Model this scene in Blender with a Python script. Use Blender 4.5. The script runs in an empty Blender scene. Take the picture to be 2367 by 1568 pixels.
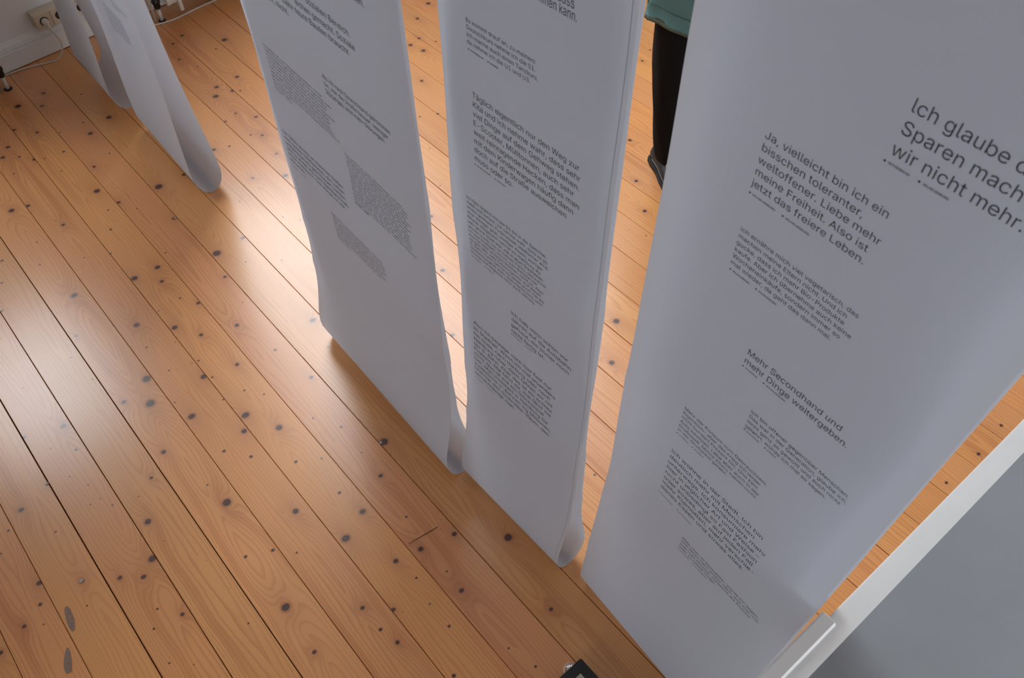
import bpy, math, random
from mathutils import Vector, Matrix

random.seed(7)
SC = bpy.context.scene
COL = SC.collection

# ------------------------------------------------------------------ camera
CAM_H = 2.40
PITCH, ROLL = 0.88859, 0.0071667
cam_data = bpy.data.cameras.new('camera')
cam = bpy.data.objects.new('camera', cam_data)
COL.objects.link(cam)
fwd = Vector((0, math.cos(PITCH), -math.sin(PITCH)))
down = Vector((0, -math.sin(PITCH), -math.cos(PITCH)))
rgt = Vector((1, 0, 0))
c_, s_ = math.cos(ROLL), math.sin(ROLL)
right = rgt * c_ + down * s_
up = rgt * s_ - down * c_
m3 = Matrix((right, up, -fwd)).transposed()
cam.matrix_world = Matrix.Translation((0, 0, CAM_H)) @ m3.to_4x4()
cam_data.sensor_fit = 'HORIZONTAL'
cam_data.sensor_width = 36.0
cam_data.lens = 36.0 * 1938.4 / 2367.0
cam_data.clip_start = 0.02
cam_data.dof.use_dof = True
cam_data.dof.focus_distance = 2.8
cam_data.dof.aperture_fstop = 10.0
SC.camera = cam

# ------------------------------------------------------------------ overcast daylight outside the windows
world = bpy.data.worlds.new('overcast_sky')
SC.world = world
world.use_nodes = True
bg = world.node_tree.nodes['Background']
bg.inputs['Color'].default_value = (0.91, 0.955, 1.0, 1)
bg.inputs['Strength'].default_value = 5.3

SC.view_settings.view_transform = 'Standard'
SC.view_settings.look = 'None'
SC.view_settings.gamma = 1.0
SC.view_settings.use_curve_mapping = False
SC.view_settings.exposure = 0.74
SC.cycles.max_bounces = 10
SC.cycles.diffuse_bounces = 6
SC.cycles.transparent_max_bounces = 12
SC.cycles.sample_clamp_indirect = 6.0

# room frame: the window wall runs along WU, its normal WN points into the room
WP = Vector((-2.14739, 4.05086, 0))
WU = Vector((0.693729, 0.720236, 0))
WN = Vector((0.720236, -0.693729, 0))
PHI = 0.70703                                   # board direction
EA = Vector((math.cos(PHI), math.sin(PHI), 0))  # across the boards
EB = Vector((-math.sin(PHI), math.cos(PHI), 0)) # along the boards
WALL_N = -0.03                                  # window wall surface (baseboard front is 0)
BACK_N = 7.2
CEIL = 4.75
KNEE = 1.20                                     # knee wall height, the roof slopes up from there
SLOPE = math.radians(55)
SKYLIGHTS = ((-1.72, -0.80, 1.32, 2.05), (0.05, 1.72, 1.36, 3.95), (1.82, 3.05, 2.60, 4.60))   # along the wall from, to, height from, to


def wallpt(w, n, z):
    p = WP + WU * w + WN * n
    return Vector((p.x, p.y, z))


SL = WN * math.cos(SLOPE) + Vector((0, 0, math.sin(SLOPE)))      # up the roof slope
SO = -WN * math.sin(SLOPE) + Vector((0, 0, math.cos(SLOPE)))     # out of the roof
RO = WP + WN * WALL_N + Vector((0, 0, KNEE))


def roof_height(p):
    """height of the ceiling above a floor point"""
    n = (Vector((p[0], p[1], 0)) - WP).dot(WN) - WALL_N
    return min(CEIL, KNEE + n * math.tan(SLOPE))


SIDE_FILL_WIN = (-0.35, 0.50, 1.15, 2.10)            # unseen window added as fill light, left wall: along the boards from, to, height from, to
A_MIN, A_MAX = -2.60, 5.20
BACK_FILL_WIN = (-0.9, 1.1, 0.95, 2.55)              # unseen window added to brighten the far wall, back wall: along it from, to, height from, to

# daylight enters through the roof windows: portals guide the sky light
for w0, w1, z0, z1 in SKYLIGHTS:
    ld = bpy.data.lights.new('window_daylight', 'AREA')
    ld.shape = 'RECTANGLE'
    l0, l1 = (z0 - KNEE) / math.sin(SLOPE), (z1 - KNEE) / math.sin(SLOPE)
    ld.size, ld.size_y = w1 - w0, l1 - l0
    ld.cycles.is_portal = True
    lo = bpy.data.objects.new('window_daylight', ld)
    lo.matrix_world = Matrix.Translation(RO + WU * ((w0 + w1) / 2) + SL * ((l0 + l1) / 2) + SO * 0.24) @ \
        Matrix((WU, SL, SO)).transposed().to_4x4()
    COL.objects.link(lo)

ld = bpy.data.lights.new('window_daylight', 'AREA')
ld.shape = 'RECTANGLE'
ld.size, ld.size_y = SIDE_FILL_WIN[1] - SIDE_FILL_WIN[0], SIDE_FILL_WIN[3] - SIDE_FILL_WIN[2]
ld.cycles.is_portal = True
lo = bpy.data.objects.new('window_daylight', ld)  # portal of the added left fill window
lo.matrix_world = Matrix.Translation(EA * (A_MIN - 0.19) + EB * ((SIDE_FILL_WIN[0] + SIDE_FILL_WIN[1]) / 2) + Vector((0, 0, (SIDE_FILL_WIN[2] + SIDE_FILL_WIN[3]) / 2))) @ \
    Matrix((EB, Vector((0, 0, 1)), EB.cross(Vector((0, 0, 1))))).transposed().to_4x4()
if (lo.matrix_world.to_3x3() @ Vector((0, 0, -1))).dot(EA) < 0:
    lo.matrix_world = lo.matrix_world @ Matrix.Rotation(math.pi, 4, 'Y')
COL.objects.link(lo)

ld = bpy.data.lights.new('window_daylight', 'AREA')
ld.shape = 'RECTANGLE'
ld.size, ld.size_y = BACK_FILL_WIN[1] - BACK_FILL_WIN[0], BACK_FILL_WIN[3] - BACK_FILL_WIN[2]
ld.cycles.is_portal = True
lo = bpy.data.objects.new('window_daylight', ld)  # portal of the added back fill window
lo.matrix_world = Matrix.Translation(wallpt((BACK_FILL_WIN[0] + BACK_FILL_WIN[1]) / 2, BACK_N + 0.19, (BACK_FILL_WIN[2] + BACK_FILL_WIN[3]) / 2)) @ \
    Matrix((-WU, Vector((0, 0, 1)), WN)).transposed().to_4x4()
if lo.matrix_world.to_3x3().determinant() < 0:
    lo.matrix_world = Matrix.Translation(lo.matrix_world.translation) @ Matrix((WU, Vector((0, 0, 1)), WN)).transposed().to_4x4()
COL.objects.link(lo)

BANNER_FIT = {
    'A': (-0.6472, 1.9927, -0.8953, 0.7719, 0.0517, 0.0029, 0.0921, 0.0009, -0.0206),
    'B': (-0.1186, 1.4007, -0.8512, 0.4361, 0.0550, 0.0063, 0.1029, 0.0266, -0.0231),
    'C': (0.2400, 1.0374, -0.9342, 0.5233, 0.0583, 0.0152, 0.1755, 0.0371, -0.0316),
    'D': (-1.6544, 3.2511, -0.9001, 0.6004, 0.0623, 0.0263, 0.1857, -0.0070, -0.0310),
    'E': (-2.0409, 3.6446, -0.8931, 0.4450, 0.0619, 0.0351, 0.1200, -0.0050, -0.0101),
}
BLOCKS = {  # start along the sheet, first baseline height, line pitch, width of the reference line, its index
    'C1': (0.2955, 1.8944, 0.0270, 0.1501, 2),
    'C2': (0.1451, 1.7658, 0.0197, 0.1792, 0),
    'C3': (0.1474, 1.6052, 0.0135, 0.1984, 0),
    'C4': (0.2225, 1.3977, 0.0215, 0.1950, 1),
    'C5': (0.2658, 1.2846, 0.0143, 0.1936, 0),
    'C6': (0.1468, 1.1450, 0.0143, 0.1975, 0),
    'C7': (0.1470, 0.9877, 0.0217, 0.2346, 0),
    'C8': (0.2357, 0.7295, 0.0139, 0.2243, 1),
    'B0': (0.2439, 1.7628, 0.0000, 0.0839, 0),
    'B0b': (0.2861, 1.7804, 0.0000, 0.0349, 0),
    'B1': (0.0764, 1.6552, 0.0135, 0.1685, 0),
    'B2': (0.0825, 1.5078, 0.0205, 0.2746, 0),
    'B3': (0.0520, 1.2462, 0.0138, 0.2423, 0),
    'B4': (0.1810, 0.9776, 0.0215, 0.1853, 0),
    'B5': (0.0440, 0.8190, 0.0207, 0.2774, 0),
    'A0a': (0.6080, 1.5772, 0.0000, 0.0415, 0),
    'A0b': (0.3892, 1.4769, 0.0000, 0.1772, 0),
    'A0c': (0.3349, 1.4501, 0.0000, 0.2407, 0),
    'A0d': (0.2667, 1.4259, 0.0000, 0.2782, 0),
    'A0e': (0.1929, 1.4010, 0.0000, 0.0952, 0),
    'A1': (0.0687, 1.2216, 0.0124, 0.2901, 0),
    'A2': (0.3904, 1.2949, 0.0200, 0.2756, 0),
    'A3': (0.0383, 0.9353, 0.0197, 0.3178, 0),
    'A4': (0.4104, 1.0845, 0.0113, 0.2555, 0),
    'A5': (0.2440, 0.7725, 0.0133, 0.2633, 0),
    'D1': (0.2018, 0.7087, 0.0131, 0.1958, 3),
    'D2': (0.3600, 0.7855, 0.0117, 0.1600, 0),
}
CAPTIONS = {
    'C1': (0.2930, 0.3249, 0.3358, 0.3720, 1.8298),
    'C2': (0.1448, 0.1892, 0.2007, 0.2450, 1.6747),
    'C3': (0.1491, 0.1870, 0.1983, 0.2364, 1.5272),
    'C4': (0.2226, 0.2532, 0.2650, 0.3084, 1.3674),
    'C5': (0.2663, 0.3000, 0.3112, 0.3361, 1.2337),
    'C6': (0.1464, 0.1765, 0.1869, 0.2161, 1.0624),
    'C7': (0.1448, 0.1879, 0.2001, 0.2429, 0.8129),
    'C8': (0.2350, 0.2692, 0.2800, 0.3236, 0.6785),
    'B1': (0.0787, 0.1185, 0.1297, 0.1572, 1.6040),
    'B2': (0.0829, 0.1280, 0.1413, 0.1731, 1.3536),
    'B3': (0.0537, 0.0862, 0.0969, 0.1260, 1.0690),
    'B4': (0.1818, 0.2172, 0.2294, 0.2543, 0.9043),
    'B5': (0.0435, 0.0787, 0.0893, 0.1231, 0.5966),
    'A1': (0.0715, 0.1073, 0.1231, 0.1568, 1.0922),
    'A2': (0.3918, 0.4342, 0.4463, 0.4648, 1.2531),
    'A3': (0.0434, 0.0745, 0.0865, 0.1227, 0.8204),
    'A4': (0.4112, 0.4401, 0.4516, 0.4808, 0.9315),
    'A5': (0.2435, 0.2746, 0.2869, 0.3179, 0.6733),
}
KNOTS = (  # across the boards, along the boards (m), radius (mm)
    (-0.577, 1.566, 8.1), (-0.498, 1.598, 6.9), (-0.467, 1.869, 3.6), (-0.453, 1.567, 3.4),
    (-0.438, 1.632, 6.3), (-0.422, 1.931, 5.2), (-0.415, 1.699, 9.2), (-0.365, 1.976, 9.1),
    (-0.335, 1.538, 3.5), (-0.316, 1.622, 8.5), (-0.312, 1.830, 4.4), (-0.266, 2.013, 6.9),
    (-0.257, 2.240, 7.2), (-0.228, 1.226, 4.0), (-0.225, 1.556, 7.9), (-0.217, 1.345, 4.8),
    (-0.205, 2.138, 4.0), (-0.201, 1.993, 3.9), (-0.191, 1.849, 3.8), (-0.183, 1.393, 4.9),
    (-0.182, 2.448, 3.4), (-0.178, 1.177, 2.7), (-0.170, 1.512, 9.3), (-0.167, 1.923, 3.9),
    (-0.159, 1.850, 3.0), (-0.143, 2.077, 6.4), (-0.139, 1.801, 4.5), (-0.138, 2.196, 10.5),
    (-0.135, 1.330, 6.9), (-0.124, 1.549, 13.8), (-0.079, 1.673, 11.2), (-0.070, 1.579, 2.9),
    (-0.062, 1.776, 3.1), (-0.055, 3.007, 5.6), (-0.010, 3.129, 6.7), (-0.003, 1.180, 4.1),
    (-0.001, 1.812, 7.0), (0.001, 2.468, 4.3), (0.020, 2.323, 5.1), (0.056, 2.555, 7.1), (0.061, 2.156, 9.1),
    (0.074, 1.877, 8.7), (0.094, 1.368, 5.8), (0.096, 3.008, 4.7), (0.097, 0.985, 7.4), (0.104, 1.151, 14.6),
    (0.125, 1.669, 3.9), (0.128, 3.401, 13.1), (0.129, 2.090, 17.4), (0.133, 2.757, 13.8),
    (0.136, 3.142, 4.9), (0.141, 1.571, 15.2), (0.166, 2.198, 16.1), (0.168, 1.332, 6.6), (0.192, 3.385, 9.1),
    (0.195, 2.037, 4.1), (0.212, 1.946, 13.9), (0.219, 1.277, 5.1), (0.224, 3.634, 5.2), (0.228, 3.780, 10.7),
    (0.228, 1.748, 6.3), (0.230, 2.333, 5.2), (0.244, 2.180, 4.3), (0.245, 2.929, 3.8), (0.249, 2.457, 11.6),
    (0.258, 3.172, 7.9), (0.272, 3.839, 9.7), (0.273, 1.002, 7.7), (0.276, 0.915, 6.2), (0.285, 1.670, 6.3),
    (0.286, 3.736, 6.4), (0.291, 0.853, 6.8), (0.291, 1.400, 10.5), (0.318, 1.774, 10.5), (0.321, 2.155, 3.4),
    (0.322, 2.286, 3.5), (0.324, 2.073, 11.9), (0.328, 1.938, 4.2), (0.329, 3.673, 8.5), (0.336, 2.884, 5.8),
    (0.339, 0.938, 7.0), (0.340, 3.946, 9.9), (0.343, 2.468, 3.6), (0.344, 2.150, 5.2), (0.346, 2.050, 5.1),
    (0.348, 2.688, 14.0), (0.351, 2.351, 12.4), (0.354, 1.828, 15.5), (0.355, 0.675, 6.6),
    (0.359, 1.218, 14.7), (0.367, 3.647, 5.3), (0.387, 1.555, 6.3), (0.389, 3.513, 5.3), (0.396, 3.014, 5.9),
    (0.403, 1.924, 5.0), (0.409, 2.254, 7.9), (0.414, 3.857, 8.8), (0.415, 1.708, 12.1), (0.422, 2.602, 8.4),
    (0.422, 4.118, 15.9), (0.429, 0.882, 3.5), (0.431, 0.793, 5.5), (0.432, 1.056, 8.7), (0.432, 1.364, 6.1),
    (0.435, 2.474, 5.5), (0.438, 3.134, 5.0), (0.441, 2.043, 7.7), (0.444, 2.684, 12.3), (0.447, 1.864, 5.0),
    (0.447, 0.972, 5.0), (0.450, 1.260, 11.3), (0.451, 3.639, 6.5), (0.453, 3.282, 14.4), (0.458, 1.510, 4.7),
    (0.476, 2.405, 8.2), (0.492, 3.152, 9.1), (0.493, 3.787, 4.4), (0.506, 2.740, 4.8), (0.510, 4.046, 10.2),
    (0.511, 3.448, 7.4), (0.513, 1.038, 9.5), (0.520, 0.633, 4.1), (0.523, 1.666, 4.9), (0.525, 0.853, 9.2),
    (0.529, 0.929, 4.3), (0.533, 2.209, 8.9), (0.534, 3.065, 4.0), (0.544, 0.545, 5.3), (0.544, 1.155, 5.2),
    (0.555, 4.143, 10.4), (0.568, 1.329, 8.5), (0.570, 1.443, 4.0), (0.576, 1.573, 5.7), (0.580, 2.012, 6.1),
    (0.598, 3.689, 12.1), (0.602, 3.492, 5.4), (0.606, 3.791, 5.6), (0.607, 2.297, 3.6), (0.613, 1.819, 8.5),
    (0.621, 2.462, 7.5), (0.622, 1.010, 8.9), (0.626, 2.904, 10.0), (0.651, 1.428, 16.0),
    (0.660, 2.600, 18.2), (0.667, 3.132, 18.6), (0.687, 0.637, 7.0), (0.691, 4.013, 5.8),
    (0.714, 3.748, 13.5), (0.723, 2.480, 4.7), (0.733, 1.896, 5.2), (0.740, 0.891, 14.0),
    (0.761, 2.043, 12.5), (0.784, 2.609, 9.7), (0.787, 3.134, 9.4), (0.837, 2.394, 4.8), (0.885, 2.817, 4.1),
    (0.970, 3.205, 10.8), (0.973, 2.610, 4.0), (1.004, 2.916, 7.3), (1.018, 2.550, 5.0), (1.036, 3.181, 6.5),
    (1.097, 0.874, 5.4), (1.112, 1.641, 9.7), (1.113, 3.358, 6.7), (1.121, 2.835, 12.5), (1.151, 3.190, 6.6),
    (1.170, 2.994, 7.5), (1.175, 3.567, 15.0), (1.180, 3.383, 6.8), (1.187, 3.974, 8.4), (1.190, 3.153, 8.8),
    (1.215, 3.633, 12.8), (1.229, 3.854, 4.8), (1.231, 4.129, 7.4), (1.239, 3.295, 9.0), (1.259, 3.555, 10.4),
    (1.287, 3.530, 5.8), (1.288, 1.927, 9.4), (1.302, 4.168, 10.0), (1.333, 3.644, 10.6), (1.375, 3.938, 6.1),
    (1.441, 2.206, 12.0), (1.450, 3.985, 16.1), (1.465, 1.163, 11.1), (1.591, 2.335, 4.1),
    (1.618, 1.291, 13.4), (1.711, 2.567, 4.3), (1.820, 2.787, 5.6), (1.898, 2.749, 6.7), (1.933, 0.109, 6.1),
    (2.002, 3.013, 9.4), (2.036, 1.534, 3.9), (2.110, 0.098, 7.1), (2.141, 1.641, 10.0), (2.150, 3.306, 12.3),
    (2.169, 3.221, 12.2), (2.221, 3.328, 8.7), (2.253, 1.798, 9.3), (2.269, 3.247, 6.2), (2.271, 0.107, 6.5),
    (2.330, 3.488, 10.2), (2.437, 2.014, 8.7), (2.468, 3.573, 13.0), (2.943, 2.418, 7.2),
)
SEAMS = (-0.5558, -0.4085, -0.2616, -0.1138, 0.0338, 0.1836, 0.3331, 0.4843, 0.6372, 0.7944, 0.9492, 1.1059, 1.2638, 1.4184, 1.5780, 1.7376, 1.8960, 2.0592, 2.2224, 2.3676)

# ------------------------------------------------------------------ helpers
def tag(o, label=None, cat=None, group=None, kind=None):
    if label: o['label'] = label
    if cat: o['category'] = cat
    if group: o['group'] = group
    if kind: o['kind'] = kind
    return o


def empty(name, loc, rz=0.0):
    o = bpy.data.objects.new(name, None)
    o.location = loc
    o.rotation_euler = (0, 0, rz)
    o.empty_display_size = 0.1
    COL.objects.link(o)
    return o


def mesh(name, verts, faces, mat, parent=None, smooth=False, offset=None):
    me = bpy.data.meshes.new(name)
    off = offset if offset is not None else Vector((0, 0, 0))
    me.from_pydata([tuple(Vector(v) - off) for v in verts], [], faces)
    me.validate()
    if smooth:
        me.shade_smooth()
    o = bpy.data.objects.new(name, me)
    if mat: me.materials.append(mat)
    COL.objects.link(o)
    if parent: o.parent = parent
    return o


class MB:
    """collects shapes for one mesh"""
    def __init__(self):
        self.v, self.f = [], []

    def add(self, vs, fs):
        b = len(self.v)
        self.v += [tuple(x) for x in vs]
        self.f += [tuple(i + b for i in f) for f in fs]

    def box(self, o, ax, ay, az, x, y, z, bev=0.0):
        """box in the frame (o, ax, ay, az) over the ranges x, y, z, with chamfered edges"""
        o, ax, ay, az = Vector(o), Vector(ax), Vector(ay), Vector(az)
        x0, x1 = x; y0, y1 = y; z0, z1 = z
        if bev <= 0:
            vs = [o + ax * a + ay * b + az * c for c in (z0, z1) for b in (y0, y1) for a in (x0, x1)]
            self.add(vs, [(0, 2, 3, 1), (4, 5, 7, 6), (0, 1, 5, 4), (2, 6, 7, 3), (0, 4, 6, 2), (1, 3, 7, 5)])
            return
        b = min(bev, (x1 - x0) * .49, (y1 - y0) * .49, (z1 - z0) * .49)
        rings = []
        def ring(zz, inset, k):
            pts = [(x0 + k, y0 + inset), (x1 - k, y0 + inset), (x1 - inset, y0 + k), (x1 - inset, y1 - k),
                   (x1 - k, y1 - inset), (x0 + k, y1 - inset), (x0 + inset, y1 - k), (x0 + inset, y0 + k)]
            return [o + ax * p + ay * q + az * zz for p, q in pts]
        for zz, ins in ((z0, b), (z0 + b, 0), (z1 - b, 0), (z1, b)):
            rings.append(ring(zz, ins, ins if ins else b))
        vs = [p for r in rings for p in r]
        fs = [tuple(range(7, -1, -1)), tuple(range(24, 32))]
        for k in range(3):
            for i in range(8):
                j = (i + 1) % 8
                fs.append((k * 8 + i, k * 8 + j, k * 8 + 8 + j, k * 8 + 8 + i))
        self.add(vs, fs)

    def tube(self, pts, rad, seg=10, caps=True):
        pts = [Vector(p) for p in pts]
        rs = rad if isinstance(rad, (list, tuple)) else [rad] * len(pts)
        n0 = None
        rings = []
        for i, p in enumerate(pts):
            t = (pts[min(i + 1, len(pts) - 1)] - pts[max(i - 1, 0)]).normalized()
            if n0 is None:
                n0 = t.orthogonal().normalized()
            n0 = (n0 - t * n0.dot(t)).normalized()
            b = t.cross(n0)
            rings.append([p + (n0 * math.cos(a) + b * math.sin(a)) * rs[i]
                          for a in [2 * math.pi * k / seg for k in range(seg)]])
        self.loft(rings, caps)

    def loft(self, rings, caps=True):
        seg = len(rings[0])
        vs = [p for r in rings for p in r]
        fs = []
        for i in range(len(rings) - 1):
            for k in range(seg):
                j = (k + 1) % seg
                fs.append((i * seg + k, i * seg + j, (i + 1) * seg + j, (i + 1) * seg + k))
        if caps:
            fs.append(tuple(range(seg - 1, -1, -1)))
            fs.append(tuple((len(rings) - 1) * seg + k for k in range(seg)))
        self.add(vs, fs)

    def lathe(self, base, prof, seg=24, axis=Vector((0, 0, 1))):
        axis = Vector(axis).normalized()
        n = axis.orthogonal().normalized(); b = axis.cross(n)
        rings = [[Vector(base) + axis * z + (n * math.cos(2 * math.pi * k / seg) + b * math.sin(2 * math.pi * k / seg)) * r
                  for k in range(seg)] for r, z in prof]
        self.loft(rings)

    def build(self, name, mat, parent=None, smooth=False, offset=None):
        return mesh(name, self.v, self.f, mat, parent, smooth, offset)


def smooth_path(pts, n=8):
    pts = [Vector(p) for p in pts]
    out = []
    for i in range(len(pts) - 1):
        p0 = pts[max(i - 1, 0)]; p1 = pts[i]; p2 = pts[i + 1]; p3 = pts[min(i + 2, len(pts) - 1)]
        for k in range(n):
            t = k / n
            out.append(0.5 * ((2 * p1) + (p2 - p0) * t + (2 * p0 - 5 * p1 + 4 * p2 - p3) * t * t
                              + (3 * p1 - p0 - 3 * p2 + p3) * t ** 3))
    out.append(pts[-1])
    return out


# ------------------------------------------------------------------ materials
class NT:
    """small node-building helper"""
    def __init__(self, name):
        self.m = bpy.data.materials.new(name)
        self.m.use_nodes = True
        self.t = self.m.node_tree
        self.bsdf = self.t.nodes['Principled BSDF']
        self.out = self.t.nodes['Material Output']

    def node(self, typ, **kw):
        n = self.t.nodes.new(typ)
        for k, v in kw.items():
            setattr(n, k, v)
        return n

    def put(self, sock, val):
        if isinstance(val, bpy.types.NodeSocket):
            self.t.links.new(val, sock)
        else:
            sock.default_value = val

    def math(self, op, a, b=None, c=None, clamp=False):
        n = self.node('ShaderNodeMath', operation=op, use_clamp=clamp)
        for i, v in enumerate((a, b, c)):
            if v is not None: self.put(n.inputs[i], v)
        return n.outputs[0]

    def vmath(self, op, a, b=None, c=None):
        n = self.node('ShaderNodeVectorMath', operation=op)
        for i, v in enumerate((a, b, c)):
            if v is not None: self.put(n.inputs[i], v)
        return n.outputs['Value'] if op == 'LENGTH' else n.outputs['Vector']

    def noise(self, vec, scale, detail=2.0, rough=0.5):
        n = self.node('ShaderNodeTexNoise')
        self.put(n.inputs['Vector'], vec)
        n.inputs['Scale'].default_value = scale
        n.inputs['Detail'].default_value = detail
        n.inputs['Roughness'].default_value = rough
        return n.outputs['Fac']

    def mix(self, fac, a, b):
        n = self.node('ShaderNodeMix', data_type='RGBA')
        self.put(n.inputs[0], fac)
        for i, v in ((6, a), (7, b)):
            self.put(n.inputs[i], v if isinstance(v, bpy.types.NodeSocket) else (*v, 1))
        return n.outputs[2]

    def ramp(self, val, a, b):
        """0 below a, 1 above b (smooth)"""
        n = self.node('ShaderNodeMapRange', interpolation_type='SMOOTHSTEP')
        self.put(n.inputs['Value'], val)
        n.inputs['From Min'].default_value = a
        n.inputs['From Max'].default_value = b
        return n.outputs[0]

    def bump(self, height, strength, dist=0.001):
        n = self.node('ShaderNodeBump')
        n.inputs['Strength'].default_value = strength
        n.inputs['Distance'].default_value = dist
        self.put(n.inputs['Height'], height)
        self.put(self.bsdf.inputs['Normal'], n.outputs['Normal'])


def plain(name, color, rough=0.5, metal=0.0, bump=0.0, scale=40.0, spec=0.5, var=0.06):
    nt = NT(name)
    tc = nt.node('ShaderNodeTexCoord').outputs['Object']
    nz = nt.noise(tc, scale, 4.0)
    lo = [c * (1 - var) for c in color]; hi = [min(1, c * (1 + var)) for c in color]
    nt.put(nt.bsdf.inputs['Base Color'], nt.mix(nz, lo, hi))
    nt.bsdf.inputs['Roughness'].default_value = rough
    nt.bsdf.inputs['Metallic'].default_value = metal
    nt.bsdf.inputs['Specular IOR Level'].default_value = spec
    if bump: nt.bump(nz, bump, 0.004)
    return nt.m


def paper_material():
    nt = NT('banner_paper')
    tc = nt.node('ShaderNodeTexCoord').outputs['Object']
    fine = nt.noise(tc, 260.0, 3.0)
    cloud = nt.noise(tc, 2.2, 2.0)
    col = nt.mix(cloud, (0.63, 0.695, 0.775), (0.67, 0.735, 0.81))
    nt.put(nt.bsdf.inputs['Base Color'], col)
    nt.bsdf.inputs['Roughness'].default_value = 0.62
    nt.bsdf.inputs['Specular IOR Level'].default_value = 0.25
    nt.bump(fine, 0.08, 0.0004)
    tr = nt.node('ShaderNodeBsdfTranslucent')
    tr.inputs['Color'].default_value = (0.73, 0.80, 0.90, 1)
    mx = nt.node('ShaderNodeMixShader')
    mx.inputs[0].default_value = 0.36
    nt.t.links.new(nt.bsdf.outputs[0], mx.inputs[1])
    nt.t.links.new(tr.outputs[0], mx.inputs[2])
    nt.t.links.new(mx.outputs[0], nt.out.inputs['Surface'])
    return nt.m


def glass_material():
    nt = NT('window_glass')
    t = nt.t
    tp = nt.node('ShaderNodeBsdfTransparent')
    gl = nt.node('ShaderNodeBsdfGlossy'); gl.inputs['Roughness'].default_value = 0.02
    fr = nt.node('ShaderNodeFresnel'); fr.inputs['IOR'].default_value = 1.45
    mx = nt.node('ShaderNodeMixShader')
    t.links.new(fr.outputs[0], mx.inputs[0]); t.links.new(tp.outputs[0], mx.inputs[1])
    t.links.new(gl.outputs[0], mx.inputs[2]); t.links.new(mx.outputs[0], nt.out.inputs['Surface'])
    return nt.m


PINE_LIGHT = (0.745, 0.335, 0.106)
PINE_DARK = (0.47, 0.142, 0.031)


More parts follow.
